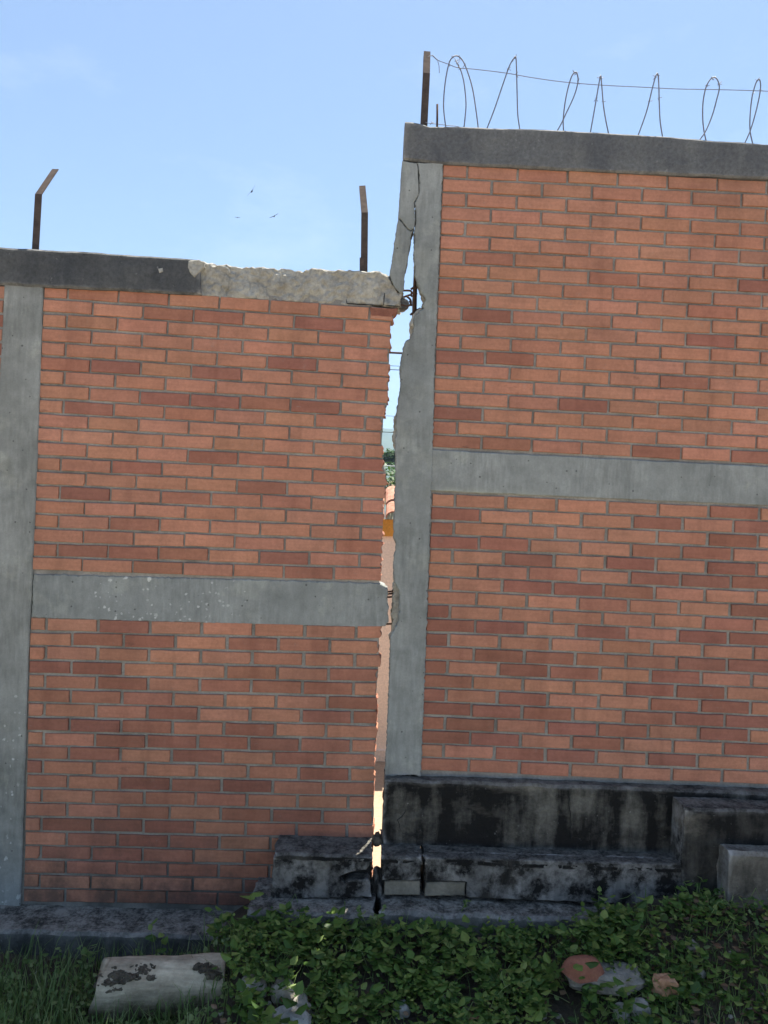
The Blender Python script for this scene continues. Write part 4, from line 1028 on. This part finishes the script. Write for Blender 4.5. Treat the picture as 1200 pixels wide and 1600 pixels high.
for k, (a, b) in enumerate(((1062, 1551), (1068, 1545))):
    pp_ = on_ground(a, b); v, f = rock_data((pp_.x, pp_.y, ground_h(pp_.x, pp_.y) + .02), (.014, .012, .016), 17 + k, 2, .4)
    tag(link_mesh('clay_crumb', v, f, 'terracotta'), ['small reddish clay crumb touching the brick fragment', 'second reddish clay crumb just behind the brick fragment'][k], 'rubble')

# ------------------------------------------------------------------ plants
def leaf_mesh(name, recs, mat, parent=None, kind='stuff'):
    """recs: (position, direction, width vector, length, fold) -> six-sided folded leaf blades"""
    V = np.zeros((len(recs) * 6, 3), 'f4'); i = 0
    for (p, d, w, L, fold) in recs:
        n = d.cross(w); wd = L * .36
        for (t, s, h) in ((0, 0, 0), (.35, 1, 1), (.72, .72, .6), (1, 0, -.25), (.72, -.72, .6), (.35, -1, 1)):
            V[i] = p + d * (L * t) + w * (wd * s) + n * (fold * L * h * (1 if s else -.3)); i += 1
    k = len(recs); base = np.arange(k)[:, None] * 6
    T = np.concatenate([base + np.array([0, 1, 2]), base + np.array([0, 2, 3]), base + np.array([0, 3, 4]), base + np.array([0, 4, 5])], 1).reshape(-1, 3)
    me = bpy.data.meshes.new(name); me.from_pydata(V.tolist(), [], T.tolist()); me.update(); me.materials.append(MATS[mat])
    o = link_obj(name, me, parent)
    if kind: tag(o, kind=kind)
    return o
def rand_leaf(p, rng, L, upmin=-.15, upmax=.75):
    a = rng.uniform(0, 2 * math.pi); d = Vector((math.cos(a), math.sin(a), rng.uniform(upmin, upmax))).normalized()
    w = d.cross(Vector((rng.uniform(-.5, .5), rng.uniform(-.5, .5), 1))).normalized()
    return (p, d, w, L, rng.uniform(.05, .2))
def density(x, y):
    """creeper cover: thick along the ledge right of the log, thin on the left and towards the bottom right"""
    base = ss(-.58, -.44, x + .1 * (1 - ss(.3, .5, -y))) * (1 - .55 * ss(1.0, 1.7, x))
    n = noise.noise(Vector((x * 2.2, y * 2.2, 5))) * .5 + .5
    front = 1 - .75 * ss(.62, 1.0, -y) * (.4 + .6 * n)
    return max(0.0, base * front * (.65 + .5 * n))
rng = random.Random(21); recs = []
for _ in range(33000):
    x = rng.uniform(-1.0, 3.2); y = -rng.uniform(.30, 1.9)
    if rng.random() > density(x, y): continue
    if x > xb2 - .02 and y > -.34: continue
    cl = noise.noise(Vector((x * 5.5, y * 5.5, 9))) * .5 + .5
    if noise.noise(Vector((x * 6.5, y * 6.5, 31))) + .25 * noise.noise(Vector((x * 17, y * 17, 3))) < -.08 and rng.random() < .85: continue
    hmax = .035 + .12 * cl * (.55 + .45 * ss(.34, .46, -y)) * (1 - .6 * ss(.55, 1.0, -y)) * (1 - .5 * ss(1.0, 1.7, x))
    h = hmax * (1 - rng.random() ** 2 * .9)
    p = Vector((x, y, ground_h(x, y) + h))
    L = rng.choice((.016, .021, .027, .036)) * rng.uniform(.8, 1.2) * (.8 + .45 * cl)
    a0 = rng.uniform(0, 6.28)
    if rng.random() < .55:
        for k in range(3):
            a = a0 + (k - 1) * 1.15; d = Vector((math.cos(a), math.sin(a), rng.uniform(-.1, .55))).normalized(); w = d.cross(Vector((rng.uniform(-.3, .3), rng.uniform(-.3, .3), 1))).normalized()
            recs.append((p, d, w, L, rng.uniform(.05, .2)))
    else: recs.append(rand_leaf(p, rng, L * 1.2))
recs2 = []
for _ in range(15000):       # a second, yellower small-leaved plant in patches
    x = rng.uniform(-1.0, 3.2); y = -rng.uniform(.33, 1.9)
    if noise.noise(Vector((x * 3.1, y * 3.1, 50))) < .02 or rng.random() > .25 + density(x, y): continue
    if x < -.6 or (x > xb2 - .02 and y > -.34): continue
    p = Vector((x, y, ground_h(x, y) + rng.uniform(.02, .12))); recs2.append(rand_leaf(p, rng, rng.uniform(.014, .03)))
tag(leaf_mesh('small_leaved_weeds', recs2, 'leaf_yellow'), 'patches of yellower small leaved weeds among the creeper', 'weeds', kind='stuff')
recs2 = []
for _ in range(130):        # taller broad-leaved shoots
    x = rng.uniform(-.55, 2.4); y = -rng.uniform(.36, 1.2)
    if rng.random() > density(x, y) + .15 or (x > xb2 - .02 and y > -.34): continue
    h = rng.uniform(.08, .2); a0 = rng.uniform(0, 6.28)
    for k in range(7):
        p = Vector((x + rng.uniform(-.012, .012), y + rng.uniform(-.012, .012), ground_h(x, y) + h * (.4 + .6 * k / 6))); a = a0 + k * 2.4
        d = Vector((math.cos(a), math.sin(a), rng.uniform(.05, .6))).normalized(); w = d.cross(Vector((rng.uniform(-.3, .3), rng.uniform(-.3, .3), 1))).normalized(); recs2.append((p, d, w, rng.uniform(.035, .062), rng.uniform(.05, .2)))
tag(leaf_mesh('broad_leaved_shoots', recs2, 'leaf_creeper'), 'taller broad leaved shoots standing out of the creeper', 'weeds', kind='stuff')
parts = []
for k in range(420):        # grit and crumbs of masonry
    x = rng.uniform(-1.6, 2.6); y = -rng.uniform(.34, 1.6)
    if rng.random() > .25 + .6 * ss(.55, .9, -y) + .5 * ss(1.0, 1.5, x): continue
    q = rng.uniform(.004, .014); parts.append(rock_data((x, y, ground_h(x, y) + q * .5), (q, q * .8, q * .7), k * 1.3, 1, .35))
v, f = merge(parts); tag(link_mesh('masonry_grit', v, f, 'stone_grey'), 'loose grit and crumbs of masonry on the soil', 'grit', kind='stuff')
tag(leaf_mesh('creeper_cover', recs, 'leaf_creeper'), 'dense low green creeper covering the bank below the ledge', 'ground cover')
# thin runners between the leaves
parts = []
for _ in range(260):
    x = rng.uniform(-.8, 2.2); y = -rng.uniform(.34, 1.1)
    if rng.random() > density(x, y): continue
    a = rng.uniform(0, 6.28); pts = []
    for k in range(5): pts.append(Vector((x + math.cos(a) * k * .03, y + math.sin(a) * k * .03, ground_h(x, y) + .02 + .1 * math.sin(k / 4 * 2.2) * rng.uniform(.6, 1.2))))
    parts.append(tube_data(pts, .0014, 3, False))
v, f = merge(parts); tag(link_mesh('creeper_stems', v, f, 'leaf_grass', None, True), 'thin stems among the creeper leaves', 'ground cover', kind='stuff')
# grass and low weeds, mostly at the left
V = []; F = []
for _ in range(38000):
    x = rng.uniform(-3.0, 3.0); y = -rng.uniform(.26, 2.2); left = 1 - ss(-.75, -.35, x)
    pr = max(left * (.35 + .65 * ss(.3, .6, -y)), .12 + .5 * ss(.8, 1.3, x) * ss(.4, .7, -y), .3 * ss(.65, .95, -y))
    if rng.random() > pr: continue
    h = rng.uniform(.05, .14) * (1.25 if rng.random() < .15 else 1) * (.75 + .5 * left); a = rng.uniform(0, 6.28); lean = rng.uniform(.1, .75) * h; d = Vector((math.cos(a), math.sin(a), 0)); s_ = Vector((-d.y, d.x, 0)) * rng.uniform(.0016, .0034)
    b = Vector((x, y, ground_h(x, y) - .005)); o = len(V)
    m_ = b + d * lean * .35 + Vector((0, 0, h * .6)); t = b + d * lean + Vector((0, 0, h))
    V += [b - s_, b + s_, m_ + s_ * .8, m_ - s_ * .8, t]; F += [(o, o + 1, o + 2, o + 3), (o + 3, o + 2, o + 4)]
tag(link_mesh('grass', V, F, 'leaf_grass'), 'pale green grass round the log and along the bottom', 'grass', kind='stuff')
recs = []
for _ in range(24000):
    x = rng.uniform(-3.0, 3.0); y = -rng.uniform(.27, 2.0); left = 1 - ss(-.75, -.35, x)
    pr = max(left * (.3 + .7 * ss(.32, .6, -y)), .35 * ss(.6, .95, -y), .35 * ss(.8, 1.3, x))
    if rng.random() > pr: continue
    p = Vector((x, y, ground_h(x, y) + rng.uniform(.01, .085) * (.6 + .5 * left))); recs.append(rand_leaf(p, rng, rng.uniform(.014, .034)))
tag(leaf_mesh('low_weeds', recs, 'leaf_grass'), 'small pale leaved weeds mixed with the grass', 'weeds', kind='stuff')
recs = []
for _ in range(2600):
    x = rng.uniform(-.6, 3.0); y = -rng.uniform(.31, 1.5)
    if rng.random() > (.2 + .8 * ss(.9, 1.5, x)): continue
    p = Vector((x, y, ground_h(x, y) + rng.uniform(.0, .06))); recs.append(rand_leaf(p, rng, rng.uniform(.015, .04), -.3, .3))
tag(leaf_mesh('leaf_litter', recs, 'leaf_litter'), 'brown dead leaves scattered in the weeds at right', 'leaf litter', kind='stuff')
def weed(px, py, Y, h, label, n=14, mat='leaf_creeper', name='weed', spread=.08, zb=None, size=.04):
    p = W(px, py, Y); z = zb if zb is not None else ground_h(p.x, Y)
    b = Vector((p.x, Y, z)); r = thing(name, label, 'plant', b, 'weeds at the foot of the walls'); g = random.Random(int(px * 7 + py))
    parts = []; recs = []
    for s_ in range(max(2, n // 5)):
        a = g.uniform(0, 6.28); tip = b + Vector((math.cos(a) * spread, math.sin(a) * spread * .6, h * g.uniform(.7, 1.05))); mid = b.lerp(tip, .5) + Vector((0, 0, h * .12))
        parts.append(tube_data([b, mid, tip], lambda t: .0022 * (1 - .6 * t), 4))
        for k in range(5):
            t = .35 + .65 * k / 4; q = b.lerp(tip, t) + Vector((0, 0, h * .12 * math.sin(t * 3.14))); recs.append(rand_leaf(q, g, size * g.uniform(.7, 1.2), -.1, .6))
    v, f = merge(parts); link_mesh('stem', v, f, 'leaf_grass', r, True); leaf_mesh('leaves', recs, mat, r, None)
weed(935, 1398, -.27, .11, 'small weed sprouting against the dark step below the taller wall', 15, zb=zl_mid, spread=.05)
weed(1088, 1398, -.26, .17, 'leafy weed in the corner between the black and the pale block', 30, zb=zl_mid, spread=.09, size=.045)
weed(1112, 1400, -.27, .15, 'tuft of small leaves touching the left side of the pale block', 20, zb=zl_mid, spread=.05, size=.03)
weed(582, 1416, -.36, .16, 'feathery green weed growing up in front of the crack', 30, spread=.06, size=.035, mat='leaf_grass')
weed(722, 1396, -.27, .06, 'tiny sprout on the ledge beside the plaster strip', 8, zb=zl_mid, spread=.03, size=.02)
weed(248, 1500, -.30, .18, 'tall thin weed behind the log', 14, spread=.08, size=.04)
weed(130, 1520, -.34, .14, 'weed with pointed leaves left of the log', 18, spread=.09, size=.04, mat='leaf_grass')
weed(345, 1480, -.30, .14, 'broad leaved weed between the log and the ledge corner', 20, spread=.09, size=.045)
c = on_ground(404, 1604)
weed(404, 1604, c.y, .10, 'bright yellow green sprig catching the sun beside the pale stones', 14, 'leaf_sprig', 'sprig', .03, None, .035)

# ------------------------------------------------------------------ air between here and the hills
v, f = box_data((0, 0, 172), (5600, 4400, 360))
hz = link_mesh('haze', v, f, None); tag(hz, kind='stuff')
hm = bpy.data.materials.new('haze_air'); hm.use_nodes = True; ht = hm.node_tree; ht.nodes.clear()
ho = ht.nodes.new('ShaderNodeOutputMaterial'); hv = ht.nodes.new('ShaderNodeVolumePrincipled')
hv.inputs['Color'].default_value = (0.52, 0.7, 1.0, 1); hv.inputs['Density'].default_value = 0.00032; hv.inputs['Anisotropy'].default_value = 0.2
ht.links.new(hv.outputs[0], ho.inputs['Volume']); hz.data.materials.append(hm)
